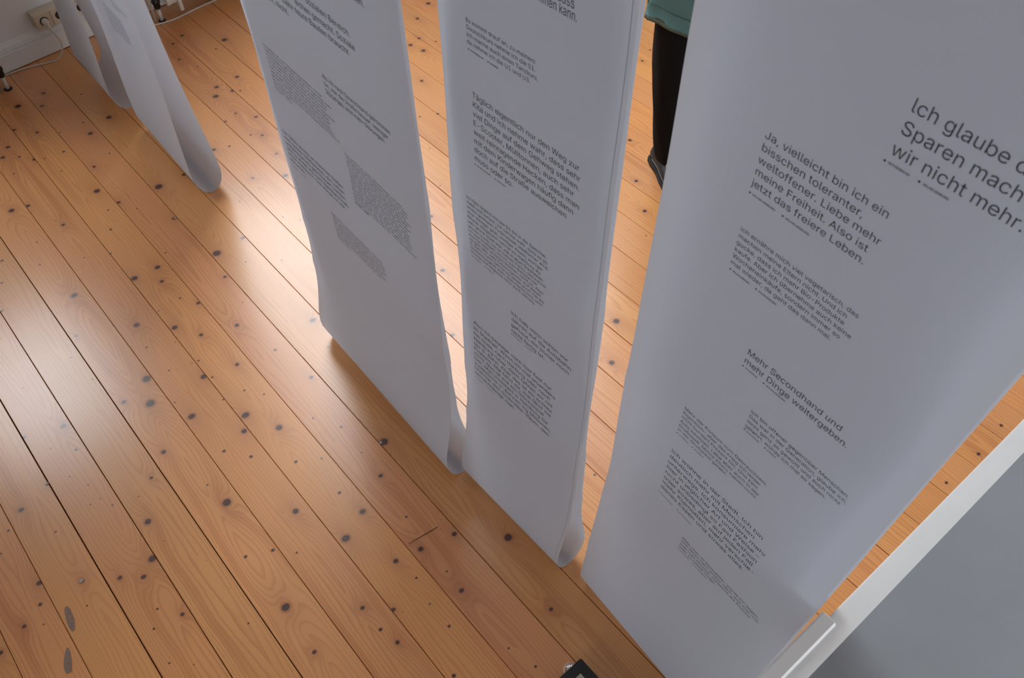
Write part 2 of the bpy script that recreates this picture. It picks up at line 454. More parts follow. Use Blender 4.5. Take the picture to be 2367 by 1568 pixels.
def pine_material(idx, knots, tone):
    """varnished pine: growth rings as contours of a field that bends round the knots of this board"""
    rnd = random.Random(100 + idx)
    nt = NT('pine_board')
    tc = nt.node('ShaderNodeTexCoord').outputs['Object']
    seed = (rnd.uniform(-40, 40), rnd.uniform(-40, 40), rnd.uniform(-9, 9))
    sp = nt.vmath('ADD', tc, seed)
    sep = nt.node('ShaderNodeSeparateXYZ'); nt.put(sep.inputs[0], tc)
    x, y = sep.outputs[0], sep.outputs[1]
    w1 = nt.noise(nt.vmath('MULTIPLY', sp, (1.3, 7.0, 1)), 1.0, 2.5, 0.55)
    w2 = nt.noise(nt.vmath('MULTIPLY', sp, (7.0, 30.0, 1)), 1.0, 2.0)
    y0 = rnd.uniform(-0.035, 0.035)
    yc = nt.math('SUBTRACT', y, y0)
    yw = nt.math('MULTIPLY_ADD', nt.math('SUBTRACT', w1, 0.5), 0.075, yc)
    ph = nt.math('MULTIPLY', nt.math('POWER', nt.math('ABSOLUTE', yw), 1.35), rnd.uniform(150, 240))
    ph = nt.math('MULTIPLY_ADD', x, rnd.choice((-1, 1)) * rnd.uniform(1.0, 2.2), ph)
    ph = nt.math('MULTIPLY_ADD', w2, 0.7, ph)
    dmin = None; halo = None
    for kx, ky, kr in knots:
        big = kr > 0.0062
        asp = rnd.uniform(0.8, 1.0)
        sc = (1 / (kr * asp), 1 / kr, 0)
        wob = nt.vmath('MULTIPLY_ADD', tc, sc, (-kx * sc[0], -ky * sc[1], 0))
        d = nt.vmath('LENGTH', wob)
        dmin = d if dmin is None else nt.math('MINIMUM', dmin, d)
        if big:
            sc2 = (0.42 / kr, 1 / kr, 0)
            d2 = nt.vmath('LENGTH', nt.vmath('MULTIPLY_ADD', tc, sc2, (-kx * sc2[0], -ky * sc2[1], 0)))
            e = nt.math('POWER', 0.60, d2)
            ph = nt.math('MULTIPLY_ADD', e, 5.5 * min(1.3, kr / 0.010), ph)
            halo = e if halo is None else nt.math('MAXIMUM', halo, e)
    fr = nt.math('FRACT', ph)
    late = nt.math('MULTIPLY', nt.ramp(fr, 0.45, 0.93), nt.ramp(fr, 1.0, 0.95))
    zone = nt.ramp(nt.math('PINGPONG', nt.math('MULTIPLY', ph, 0.21), 1.0), 0.62, 0.90)
    fine = nt.noise(nt.vmath('MULTIPLY', sp, (9.0, 330.0, 1)), 1.0, 2.0)
    patch = nt.noise(nt.vmath('MULTIPLY', sp, (1.1, 5.0, 1)), 1.0, 2.0)
    amt = nt.math('MULTIPLY', late, nt.math('MULTIPLY_ADD', patch, 0.72, 0.0))
    amt = nt.math('ADD', amt, nt.math('MULTIPLY', nt.math('SUBTRACT', fine, 0.5), 0.30), clamp=True)
    light = [c * t for c, t in zip(PINE_LIGHT, tone)]
    dark = [c * t for c, t in zip(PINE_DARK, tone)]
    col = nt.mix(amt, light, dark)
    red = nt.math('MULTIPLY', nt.ramp(patch, 0.40, 0.75), zone)
    col = nt.mix(nt.math('MULTIPLY', red, 0.6), col, [c * t for c, t in zip((0.52, 0.172, 0.040), tone)])
    if halo is not None:
        col = nt.mix(nt.math('MULTIPLY', halo, 0.55, clamp=True), col, (0.36, 0.12, 0.032))
    # dents and dark specks of an old floor
    vo = nt.node('ShaderNodeTexVoronoi'); vo.inputs['Scale'].default_value = 1.0
    nt.put(vo.inputs['Vector'], nt.vmath('MULTIPLY', sp, (26.0, 44.0, 1)))
    keep = nt.ramp(nt.noise(sp, 5.0, 2.0), 0.44, 0.56)
    speck = nt.math('MULTIPLY', nt.ramp(vo.outputs['Distance'], 0.075, 0.030), keep)
    col = nt.mix(nt.math('MULTIPLY', speck, 0.75), col, (0.13, 0.045, 0.015))
    if dmin is not None:
        jag = nt.math('MULTIPLY_ADD', nt.math('SUBTRACT', nt.noise(sp, 170.0, 2.0), 0.5), 0.22, dmin)
        ring = nt.math('MULTIPLY', nt.ramp(jag, 1.7, 0.95), 0.55)
        col = nt.mix(ring, col, (0.30, 0.085, 0.022))
        core = nt.ramp(jag, 1.02, 0.78)
        heart = nt.mix(nt.noise(sp, 300.0, 2.0), (0.030, 0.007, 0.004), (0.090, 0.021, 0.010))
        col = nt.mix(core, col, heart)
    nt.put(nt.bsdf.inputs['Base Color'], col)
    rg = nt.math('MULTIPLY_ADD', nt.noise(sp, 6.0, 4.0), 0.14, 0.34)
    nt.put(nt.bsdf.inputs['Roughness'], rg)
    nt.bsdf.inputs['Specular IOR Level'].default_value = 0.4
    nt.bsdf.inputs['Coat Weight'].default_value = 1.0
    nt.bsdf.inputs['Coat Roughness'].default_value = 0.26
    nt.bsdf.inputs['Coat IOR'].default_value = 1.6
    hgt = nt.math('SUBTRACT', nt.math('MULTIPLY', nt.noise(nt.vmath('MULTIPLY', sp, (2.0, 14.0, 1)), 1.0, 2.0), 1.5),
                  nt.math('MULTIPLY', speck, 0.4))
    nt.bump(hgt, 0.16, 0.0022)
    return nt.m


def worn_material():
    """grey rubbed spot with ragged, thinning edges"""
    nt = NT('worn_grey_patch')
    tc = nt.node('ShaderNodeTexCoord').outputs['Object']
    nt.put(nt.bsdf.inputs['Base Color'], nt.mix(nt.noise(tc, 120.0, 3.0), (0.22, 0.15, 0.115), (0.34, 0.25, 0.20)))
    nt.bsdf.inputs['Roughness'].default_value = 0.45
    tp = nt.node('ShaderNodeBsdfTransparent')
    mx = nt.node('ShaderNodeMixShader')
    cover = nt.math('MULTIPLY', nt.ramp(nt.noise(nt.vmath('MULTIPLY', tc, (60.0, 190.0, 1)), 1.0, 4.0, 0.65), 0.26, 0.46), 0.85)
    nt.put(mx.inputs[0], cover)
    nt.t.links.new(tp.outputs[0], mx.inputs[1])
    nt.t.links.new(nt.bsdf.outputs[0], mx.inputs[2])
    nt.t.links.new(mx.outputs[0], nt.out.inputs['Surface'])
    return nt.m


M = dict(
    paper=paper_material(),
    ink=plain('black_print', (0.012, 0.012, 0.015), 0.6, var=0.0),
    pale_ink=plain('grey_print', (0.20, 0.20, 0.22), 0.6, var=0.0),
    wall=plain('wall_paint', (0.78, 0.83, 0.86), 0.75, bump=0.35, scale=9.0),
    room_wall=plain('white_wall_paint', (0.74, 0.75, 0.76), 0.8, bump=0.3, scale=9.0),
    ceiling=plain('ceiling_paint', (0.80, 0.81, 0.82), 0.85, bump=0.1, scale=14.0),
    trim=plain('trim_paint', (0.78, 0.82, 0.83), 0.38, bump=0.12, scale=22.0),
    frame=plain('window_paint', (0.80, 0.80, 0.78), 0.35),
    glass=glass_material(),
    subfloor=plain('subfloor_dark', (0.012, 0.008, 0.006), 0.9),
    beige=plain('aged_plastic', (0.62, 0.56, 0.45), 0.42),
    white_plastic=plain('white_plastic', (0.66, 0.65, 0.62), 0.35),
    black=plain('black_plastic', (0.010, 0.010, 0.011), 0.42),
    iron=plain('dark_iron', (0.020, 0.016, 0.014), 0.5),
    radiator=plain('radiator_enamel', (0.68, 0.66, 0.60), 0.33),
    chrome=plain('chrome', (0.72, 0.69, 0.66), 0.12, metal=1.0, var=0.02),
    counter=plain('grey_laminate', (0.26, 0.285, 0.31), 0.5, scale=6.0, var=0.10),
    edge=plain('white_lacquer', (0.72, 0.74, 0.74), 0.35, scale=12.0),
    teal=plain('teal_cloth', (0.075, 0.165, 0.155), 0.5, bump=0.25, scale=18.0, var=0.18),
    trousers=plain('black_cloth', (0.0035, 0.0035, 0.004), 0.9, bump=0.2, scale=60.0, spec=0.2),
    shoe=plain('dark_leather', (0.010, 0.010, 0.011), 0.55),
    sole=plain('rubber_sole', (0.009, 0.009, 0.010), 0.7),
    stitch=plain('pale_stitching', (0.42, 0.39, 0.35), 0.7),
    skin=plain('skin', (0.52, 0.32, 0.23), 0.5),
    hair=plain('brown_hair', (0.045, 0.028, 0.018), 0.5),
    rod=plain('beech_dowel', (0.48, 0.32, 0.17), 0.5, scale=25.0),
    cord=plain('white_cord', (0.62, 0.62, 0.60), 0.8),
    worn=worn_material(),
)

# ------------------------------------------------------------------ the room
# corners of the room: window wall and back wall, side walls along the boards
def on_line(a, n):
    """point with across-coordinate a that lies on the line parallel to the window wall at offset n"""
    p = WP + WN * n
    t = (a - p.dot(EA)) / WU.dot(EA)
    q = p + WU * t
    return Vector((q.x, q.y, 0))


floor = empty('floor', (0, 0, 0))
tag(floor, kind='structure')
c0, c1 = on_line(A_MIN, WALL_N), on_line(A_MAX, WALL_N)
c2, c3 = on_line(A_MAX, BACK_N), on_line(A_MIN, BACK_N)
b = MB()
vs = [Vector((p.x, p.y, z)) for z in (-0.06, -0.024) for p in (c0, c1, c2, c3)]
b.add(vs, [(0, 1, 2, 3), (7, 6, 5, 4), (0, 4, 5, 1), (1, 5, 6, 2), (2, 6, 7, 3), (3, 7, 4, 0)])
b.build('subfloor', M['subfloor'], floor)

seams = list(SEAMS)
while seams[0] - 0.1495 > A_MIN: seams.insert(0, seams[0] - 0.1495)
seams.insert(0, A_MIN)
while seams[-1] + 0.156 < A_MAX: seams.append(seams[-1] + 0.156)
seams.append(A_MAX)
WIDE = {SEAMS[2]: 0.0034, SEAMS[3]: 0.0022, SEAMS[4]: 0.0026, SEAMS[5]: 0.0016, SEAMS[14]: 0.0030, SEAMS[9]: 0.0020}
planks = []
rot = PHI + math.pi / 2
for i in range(len(seams) - 1):
    a0 = seams[i] + WIDE.get(seams[i], 0.0015) / 2
    a1 = seams[i + 1] - WIDE.get(seams[i + 1], 0.0015) / 2
    if a1 - a0 < 0.03: continue
    mid = (a0 + a1) / 2
    ctr = EA * mid + EB * 1.8
    def loc(p):
        d = p - ctr
        return d.dot(EB), -d.dot(EA)
    def xs(a):
        return loc(on_line(a, BACK_N - 0.001))[0], loc(on_line(a, WALL_N + 0.001))[0]
    hw = (a1 - a0) / 2
    dz = random.uniform(-0.0006, 0.0006)
    prof = [(-hw, -0.024), (-hw, -0.0012 + dz), (-hw + 0.0009, dz), (hw - 0.0009, dz), (hw, -0.0012 + dz), (hw, -0.024)]
    vs = []
    for end in (0, 1):
        for y, z in prof:
            vs.append((xs(mid - y)[end], y, z))
    n = len(prof)
    fs = [(k, k + 1, n + k + 1, n + k) for k in range(n - 1)] + [tuple(range(n)), tuple(range(2 * n - 1, n - 1, -1)), (0, n, 2 * n - 1, n - 1)]
    fs = [tuple(reversed(q)) for q in fs]
    kn = []
    for ka, kb, kr in KNOTS:
        if a0 - 0.004 < ka < a1 + 0.004:
            kn.append((kb - 1.8, -(ka - mid), kr / 1000.0 * (0.92 if kr > 5.5 else 0.78)))
    if len(kn) < 5:
        rr = random.Random(900 + i)
        for _ in range(7):
            if seams[i] in SEAMS: continue
            kn.append((rr.uniform(-2.0, 2.0), rr.uniform(-0.06, 0.06), rr.choice((0.004, 0.005, 0.008, 0.010))))
    g = random.Random(50 + i)
    v = g.uniform(0.93, 1.07)
    tone = (v * g.uniform(0.99, 1.01), v * g.uniform(0.97, 1.03), v * g.uniform(0.92, 1.08))
    p = mesh('plank', vs, fs, pine_material(i, kn, tone), floor)
    p.location = ctr
    p.rotation_euler = (0, 0, rot)
    planks.append((a0, a1, p))


def floor_mark(name, pts, width, mat, a_for):
    """a thin mark lying on the board at across-coordinate a_for"""
    pl = next(p for a0, a1, p in planks if a0 <= a_for <= a1)
    mb = MB()
    L, R = [], []
    for k, (a, bb, wd) in enumerate(pts):
        q0 = pts[max(k - 1, 0)]; q1 = pts[min(k + 1, len(pts) - 1)]
        da, db = q1[0] - q0[0], q1[1] - q0[1]
        ln = math.hypot(da, db)
        na, nb = -db / ln, da / ln
        for lst, sg in ((L, 1), (R, -1)):
            lst.append((a + na * wd * sg * width, bb + nb * wd * sg * width))
    lp = lambda a, bb, z: (bb - 1.8, -(a - pl.location.dot(EA)), z)
    vs = [lp(a, bb, 0.0011) for a, bb in L] + [lp(a, bb, 0.0011) for a, bb in R]
    n = len(pts)
    mb.add(vs, [(k, k + 1, n + k + 1, n + k) for k in range(n - 1)])
    return mb.build(name, mat, pl)


floor_mark('scratch', [(0.4945, 1.0763, .4), (0.53, 1.0713, 1), (0.57, 1.0660, 1), (0.5985, 1.0622, .5)], 0.0012, M['iron'], 0.55)

# walls
def wall_box(name, p, q, thick, z0, z1, mat, outward):
    d = (q - p); ln = d.length; d.normalize()
    mb = MB()
    mb.box(p, d, outward, (0, 0, 1), (0, ln), (0, thick), (z0, z1))
    o = mb.build(name, mat)
    return tag(o, kind='structure')


wl0 = -4.2
wl = lambda a: (on_line(a, WALL_N) - (WP + WN * WALL_N)).dot(WU)
w_min, w_max = wl(A_MIN), wl(A_MAX)
mb = MB()
orig = WP + WN * WALL_N
mb.box(orig, WU, -WN, (0, 0, 1), (w_min - 0.30, w_max + 0.30), (0, 0.25), (-0.06, KNEE))
tag(mb.build('wall_front', M['wall']), kind='structure')
mb = MB()
b0, b1 = c3.dot(EB), c0.dot(EB)
s0, s1, t0, t1 = SIDE_FILL_WIN
for y, z in (((b0, s0), (-0.06, CEIL)), ((s1, b1), (-0.06, CEIL)), ((s0, s1), (-0.06, t0)), ((s0, s1), (t1, CEIL))):
    mb.box(EA * A_MIN, -EA, EB, (0, 0, 1), (0, 0.2), y, z)
tag(mb.build('wall_left', M['room_wall']), kind='structure')
win = empty('window_4', EA * (A_MIN - 0.12) + EB * s0 + Vector((0, 0, t0)))  # added out of view: cool fill for the banner fronts
tag(win, kind='structure')
fb = MB()
for y, z in (((0, 0.06), (0, t1 - t0)), ((s1 - s0 - 0.06, s1 - s0), (0, t1 - t0)), ((0.06, s1 - s0 - 0.06), (0, 0.06)), ((0.06, s1 - s0 - 0.06), (t1 - t0 - 0.06, t1 - t0))):
    fb.box((0, 0, 0), -EA, EB, (0, 0, 1), (-0.03, 0.03), y, z, 0.005)
fb.build('window_frame', M['frame'], win)
gb = MB()
gb.box((0, 0, 0), -EA, EB, (0, 0, 1), (-0.002, 0.002), (0.06, s1 - s0 - 0.06), (0.06, t1 - t0 - 0.06))
gb.build('pane', M['glass'], win)
wall_box('wall_right', c1, c2, 0.2, -0.06, CEIL, M['room_wall'], EA)
mb = MB()
bw0, bw1 = (c3 - WP).dot(WU), (c2 - WP).dot(WU)
s0, s1, t0, t1 = BACK_FILL_WIN
for x, z in (((bw0, s0), (-0.06, CEIL)), ((s1, bw1), (-0.06, CEIL)), ((s0, s1), (-0.06, t0)), ((s0, s1), (t1, CEIL))):
    mb.box(WP + WN * BACK_N, WU, WN, (0, 0, 1), x, (0, 0.2), z)
tag(mb.build('wall_back', M['room_wall']), kind='structure')
win = empty('window_5', wallpt(s0, BACK_N + 0.12, t0))  # added behind the camera: cool fill on the front wall
tag(win, kind='structure')
ww, hh = s1 - s0, t1 - t0
fb = MB()
for x, z in (((0, 0.06), (0, hh)), ((ww - 0.06, ww), (0, hh)), ((0.06, ww - 0.06), (0, 0.06)), ((0.06, ww - 0.06), (hh - 0.06, hh)), ((ww / 2 - 0.04, ww / 2 + 0.04), (0.06, hh - 0.06))):
    fb.box((0, 0, 0), WU, WN, (0, 0, 1), x, (-0.03, 0.03), z, 0.005)
fb.build('window_frame', M['frame'], win)
for x in ((0.06, ww / 2 - 0.04), (ww / 2 + 0.04, ww - 0.06)):
    gb = MB()
    gb.box((0, 0, 0), WU, WN, (0, 0, 1), x, (-0.002, 0.002), (0.06, hh - 0.06))
    gb.build('pane', M['glass'], win)
ceiling = empty('ceiling', RO)
tag(ceiling, kind='structure')
lt = (CEIL - KNEE) / math.sin(SLOPE)
mb = MB()
we = [w_min - 0.30]
for w0, w1, z0, z1 in SKYLIGHTS: we += [w0, w1]
we.append(w_max + 1.6)
for k in range(0, len(we), 2):
    mb.box((0, 0, 0), WU, SL, SO, (we[k], we[k + 1]), (-0.02, lt + 0.05), (0, 0.25))
for w0, w1, z0, z1 in SKYLIGHTS:
    l0, l1 = (z0 - KNEE) / math.sin(SLOPE), (z1 - KNEE) / math.sin(SLOPE)
    mb.box((0, 0, 0), WU, SL, SO, (w0, w1), (-0.02, l0), (0, 0.25))
    mb.box((0, 0, 0), WU, SL, SO, (w0, w1), (l1, lt + 0.05), (0, 0.25))
mb.build('sloping_ceiling', M['ceiling'], ceiling)
nt_ = WALL_N + (CEIL - KNEE) / math.tan(SLOPE)
mb = MB()
vs = [Vector((q.x, q.y, z)) for z in (CEIL, CEIL + 0.1) for q in
      (on_line(A_MIN - 0.2, nt_ - 0.02), on_line(A_MAX + 0.2, nt_ - 0.02), on_line(A_MAX + 0.2, BACK_N + 0.2), on_line(A_MIN - 0.2, BACK_N + 0.2))]
mb.add(vs, [(0, 1, 2, 3), (7, 6, 5, 4), (0, 4, 5, 1), (1, 5, 6, 2), (2, 6, 7, 3), (3, 7, 4, 0)])
mb.build('flat_ceiling', M['ceiling'], ceiling, False, RO)

# roof windows
for k, (w0, w1, z0, z1) in enumerate(SKYLIGHTS):
    l0, l1 = (z0 - KNEE) / math.sin(SLOPE), (z1 - KNEE) / math.sin(SLOPE)
    win = empty('window_%d' % (k + 1), RO + WU * w0 + SL * l0 + SO * 0.16)
    tag(win, kind='structure')
    ww, hh = w1 - w0, l1 - l0
    cols = 2 if ww > 1.2 else 1
    rows = 3 if hh > 2 else 1
    fb = MB()
    fr = lambda x, y: fb.box((0, 0, 0), WU, SL, SO, x, y, (-0.03, 0.03), 0.005)
    F = 0.055
    fr((0, F), (0, hh)); fr((ww - F, ww), (0, hh)); fr((F, ww - F), (0, F)); fr((F, ww - F), (hh - F, hh))
    xs_ = [F + (ww - 2 * F) * i / cols for i in range(cols + 1)]
    ys_ = [F + (hh - 2 * F) * i / rows for i in range(rows + 1)]
    for x in xs_[1:-1]: fr((x - 0.02, x + 0.02), (F, hh - F))
    for y in ys_[1:-1]: fr((F, ww - F), (y - 0.02, y + 0.02))
    fb.build('window_frame', M['frame'], win)
    for i in range(cols):
        for j in range(rows):
            gb = MB()
            gb.box((0, 0, 0), WU, SL, SO, (xs_[i] + 0.0, xs_[i + 1]), (ys_[j], ys_[j + 1]), (-0.002, 0.002))
            gb.build('pane', M['glass'], win)

# baseboard on the window wall with two grooves along its top
for k, (x0, x1) in enumerate(((w_min, w_max),)):
    mb = MB()
    y = (WALL_N, 0.0)
    prof = [(WALL_N, 0.004), (0.0, 0.004), (0.0, 0.088), (-0.003, 0.0905), (-0.006, 0.088), (-0.006, 0.094), (-0.003, 0.0985),
            (-0.006, 0.103), (-0.009, 0.101), (-0.009, 0.108), (-0.011, 0.116), (-0.020, 0.124), (WALL_N, 0.134)]
    r0 = [wallpt(x0, n, z) for n, z in prof]; r1 = [wallpt(x1, n, z) for n, z in prof]
    n = len(prof)
    mb.add(r0 + r1, [(i, (i + 1) % n, n + (i + 1) % n, n + i) for i in range(n)] + [tuple(range(n - 1, -1, -1)), tuple(range(n, 2 * n))])
    tag(mb.build('baseboard_front', M['trim']), kind='structure')
for nm, p, q, nrm in (('baseboard_left', c0, c3, EA), ('baseboard_right', c1, c2, -EA), ('baseboard_back', c3, c2, -WN)):
    d = (q - p); ln = d.length; d.normalize()
    mb = MB(); mb.box(p, d, nrm, (0, 0, 1), (0.06, ln - 0.06), (0, 0.025), (0.004, 0.12), 0.004)
    tag(mb.build(nm, M['trim']), kind='structure')

# worn grey marks rubbed into the boards
floor_mark('worn_patch', [(-0.3830, 1.575, .35), (-0.3845, 1.562, .9), (-0.3870, 1.545, 1.0), (-0.3895, 1.525, 1.1), (-0.3925, 1.507, .9), (-0.3955, 1.492, .4)], 0.0095, M['worn'], -0.39)
floor_mark('worn_patch', [(-0.428, 1.455, .4), (-0.433, 1.440, .9), (-0.440, 1.425, 1.2), (-0.447, 1.405, 1.3), (-0.452, 1.385, .9)], 0.0085, M['worn'], -0.44)

# pale filler in a few knot holes
for a, bb, r in ((-0.3157, 1.6215, 0.0071), (-0.2656, 2.0131, 0.0056), (0.6291, 2.9018, 0.0054), (0.6416, 1.4314, 0.0058), (0.3365, 2.8851, 0.0044), (-0.1065, 2.86, 0.0058)):
    floor_mark('filled_hole', [(a - r, bb - r * .3, .3), (a - r * .4, bb, 1), (a + r * .3, bb + r * .2, .9), (a + r, bb + r * .4, .25)], r * .8, M['stitch'], a)

# ------------------------------------------------------------------ hanging paper banners
ZB = 0.10            # height of the widest point of the loop at the bottom
RODS = {'A': 2.95, 'B': 2.95, 'C': 2.95, 'D': 2.20, 'E': 1.48}   # height of the dowel each one hangs from
LIFT = {'E': 0.06}
HH = {'A': 1.0, 'B': 2.3, 'C': 4.1, 'D': 5.7, 'E': 7.9}


def half(b, z):
    hb, ht, L = BANNER_FIT[b][4:7]
    if z >= ZB:
        t = (z - ZB) / L
        return ht + (hb - ht) * math.exp(-t) * (1 + t)
    return hb * math.sqrt(max(0.0, 1 - ((ZB - z) / ZB) ** 2))


def sheet(b, s, o, z):
    """point of banner b: s along the sheet, o out of its middle plane (- = towards the viewer), z up"""
    x0, y0, a = BANNER_FIT[b][:3]
    ld, ln = BANNER_FIT[b][7:9]
    ss = s + ld * z
    oo = o + ln * z
    dx, dy = math.cos(a), math.sin(a)
    return Vector((x0 + dx * ss - dy * oo, y0 + dy * ss + dx * oo, z + LIFT.get(b, 0.0) + 0.002))


def wave(b, s, z, side):
    """slight waves and old roll creases of the paper"""
    k = HH[b]
    f = min(1.0, max(0.0, (z - 0.08) / 0.15))
    w = 0.0016 * math.sin(9.0 * z + k + 1.3 * side) + 0.0012 * math.sin(5.0 * s + 13.0 * z + 2 * k)
    for zc, amp in ((0.36 + 0.05 * math.sin(k), 0.0040), (0.62 + 0.07 * math.cos(2 * k), 0.0026), (1.12 + 0.1 * math.sin(3 * k), 0.0022)):
        zz = zc + 0.05 * (s - 0.25)
        w += amp * math.exp(-abs(z - zz) / 0.035)
    return w * f * (0.3 if b in 'DE' else 1.2)


def front(b, s, z, eps=0.0):
    return sheet(b, s, -half(b, z) - wave(b, s, z, 0) - eps, z)


# fonts: the sans that ships with Blender, else the built-in one
FONT = None
try:
    import os
    fp = os.path.join(bpy.utils.system_resource('DATAFILES', path='fonts'), 'Inter.woff2')
    if os.path.exists(fp):
        FONT = bpy.data.fonts.load(fp)
except Exception:
    FONT = None
_cu = bpy.data.curves.new('lettering', 'FONT')
if FONT: _cu.font = FONT
_cu.resolution_u = 2
_to = bpy.data.objects.new('lettering', _cu)
COL.objects.link(_to)


from mathutils.geometry import tessellate_polygon, interpolate_bezier
INSET = 0.0045


def contours(body):
    """closed outlines of a line of type, as lists of (x, y)"""
    _cu.body = body
    bpy.context.view_layer.update()
    ev = _to.evaluated_get(bpy.context.evaluated_depsgraph_get())
    cv = ev.to_curve(bpy.context.evaluated_depsgraph_get(), apply_modifiers=False)
    out = []
    for sp in cv.splines:
        pts = []
        if sp.type == 'BEZIER':
            bp = sp.bezier_points
            for i in range(len(bp)):
                p, q = bp[i], bp[(i + 1) % len(bp)]
                a, h1, h2, e = p.co, p.handle_right, q.handle_left, q.co
                chord = (e - a)
                dev = 0.0
                if chord.length > 1e-9:
                    u = chord.normalized()
                    dev = max(((h - a) - u * (h - a).dot(u)).length for h in (h1, h2))
                k = 1 if dev < 0.004 else 4
                seg = interpolate_bezier(a, h1, h2, e, k + 1)
                pts += [(v.x, v.y) for v in seg[:-1]]
        else:
            pts = [(v.co[0], v.co[1]) for v in sp.points]
        clean = []
        for v in pts:
            if not clean or math.hypot(v[0] - clean[-1][0], v[1] - clean[-1][1]) > 1e-5: clean.append(v)
        if len(clean) > 2 and math.hypot(clean[0][0] - clean[-1][0], clean[0][1] - clean[-1][1]) < 1e-5: clean.pop()
        if len(clean) > 2: out.append(clean)
    ev.to_curve_clear()
    return out


def area(c):
    return 0.5 * sum(c[i][0] * c[(i + 1) % len(c)][1] - c[(i + 1) % len(c)][0] * c[i][1] for i in range(len(c)))


def inside(p, c):
    r = False
    for i in range(len(c)):
        (x1, y1), (x2, y2) = c[i], c[(i + 1) % len(c)]
        if (y1 > p[1]) != (y2 > p[1]) and p[0] < (x2 - x1) * (p[1] - y1) / (y2 - y1) + x1: r = not r
    return r


def inset(c, d, sign):
    """thin the strokes: move every edge of the outline inwards by d"""
    n = len(c); out = []
    for i in range(n):
        (x0, y0), (x1, y1), (x2, y2) = c[i - 1], c[i], c[(i + 1) % n]
        a = Vector((x1 - x0, y1 - y0)).normalized(); b = Vector((x2 - x1, y2 - y1)).normalized()
        m = Vector((-a.y - b.y, a.x + b.x))
        if m.length < 1e-6: out.append(c[i]); continue
        m.normalize()
        k = d / max(0.45, m.dot(Vector((-a.y, a.x))))
        out.append((x1 + sign * m.x * k, y1 + sign * m.y * k))
    return out


_cache = {}
jit = random.Random(3)


def glyphs(body, thin=INSET):
    """triangles of a line of type: every outline is filled with its own counters, overlaps simply join"""
    if (body, thin) in _cache: return _cache[(body, thin)]
    cs = contours(body.replace('I', 'l'))     # this face draws its capital I with serifs, the banners do not
    ar = [area(c) for c in cs]
    sg = 1 if max(ar, key=abs) > 0 else -1
    outer = [i for i in range(len(cs)) if ar[i] * sg > 0]
    holes = {i: [] for i in outer}
    for h in range(len(cs)):
        if ar[h] * sg > 0: continue
        own = [i for i in outer if inside(cs[h][0], cs[i])]
        if own: holes[min(own, key=lambda i: abs(ar[i]))].append(h)
    vs, fs = [], []
    for i in outer:
        loops = [inset(cs[i], thin, sg)] + [inset(cs[h], thin, sg) for h in holes[i]]
        base = len(vs)
        for l in loops: vs += l
        for t in tessellate_polygon([[Vector((x * 0.8021 - y * 0.5972 + jit.uniform(-1e-4, 1e-4), x * 0.5972 + y * 0.8021 + jit.uniform(-1e-4, 1e-4), 0)) for x, y in l] for l in loops]):
            fs.append(tuple(base + k for k in t))
    _cache[(body, thin)] = (vs, fs)
    return vs, fs


CAPH = max(v[1] for v in glyphs('H')[0])


def print_block(b, parent, base, name, lines, s0, z0, pitch, width, ref, cap=None, mat=None):
    glyph = [glyphs(t) for t in lines]
    wd = max(v[0] for v in glyph[ref][0])
    kx = width / wd
    ky = (cap if cap else pitch * 0.60) / CAPH
    mb = MB()
    for i, (vs, fs) in enumerate(glyph):
        pts = [front(b, s0 + x * kx, z0 - i * pitch + y * ky, 0.0007) for x, y in vs]
        mb.add(pts, fs)
    return mb.build(name, mat or M['ink'], parent, False, base)


def caption(b, parent, base, key):
    s0, s1, s2, s3, z = CAPTIONS[key]
    mb = MB()
    cap = 0.0031
    for sa, sb in ((s0, s1), (s2, s3)):
        r = 0.0015
        mb.add([front(b, sa + r + r * math.cos(t), z + r * math.sin(t), 0.0007) for t in [i * math.pi / 6 for i in range(12)]], [tuple(range(12))])
        word = TAGS.get((key, 0 if sa == s0 else 1), 'WILHELMSBURG')
        vs, fs = glyphs(word, -0.008)
        wd = max(v[0] for v in vs)
        k = (sb - sa - 0.006) / wd
        mb.add([front(b, sa + 0.006 + x * k, z - 0.0016 + y * cap / CAPH, 0.0007) for x, y in vs], fs)
    return mb.build('printed_place_tags', M['ink'], parent, False, base)


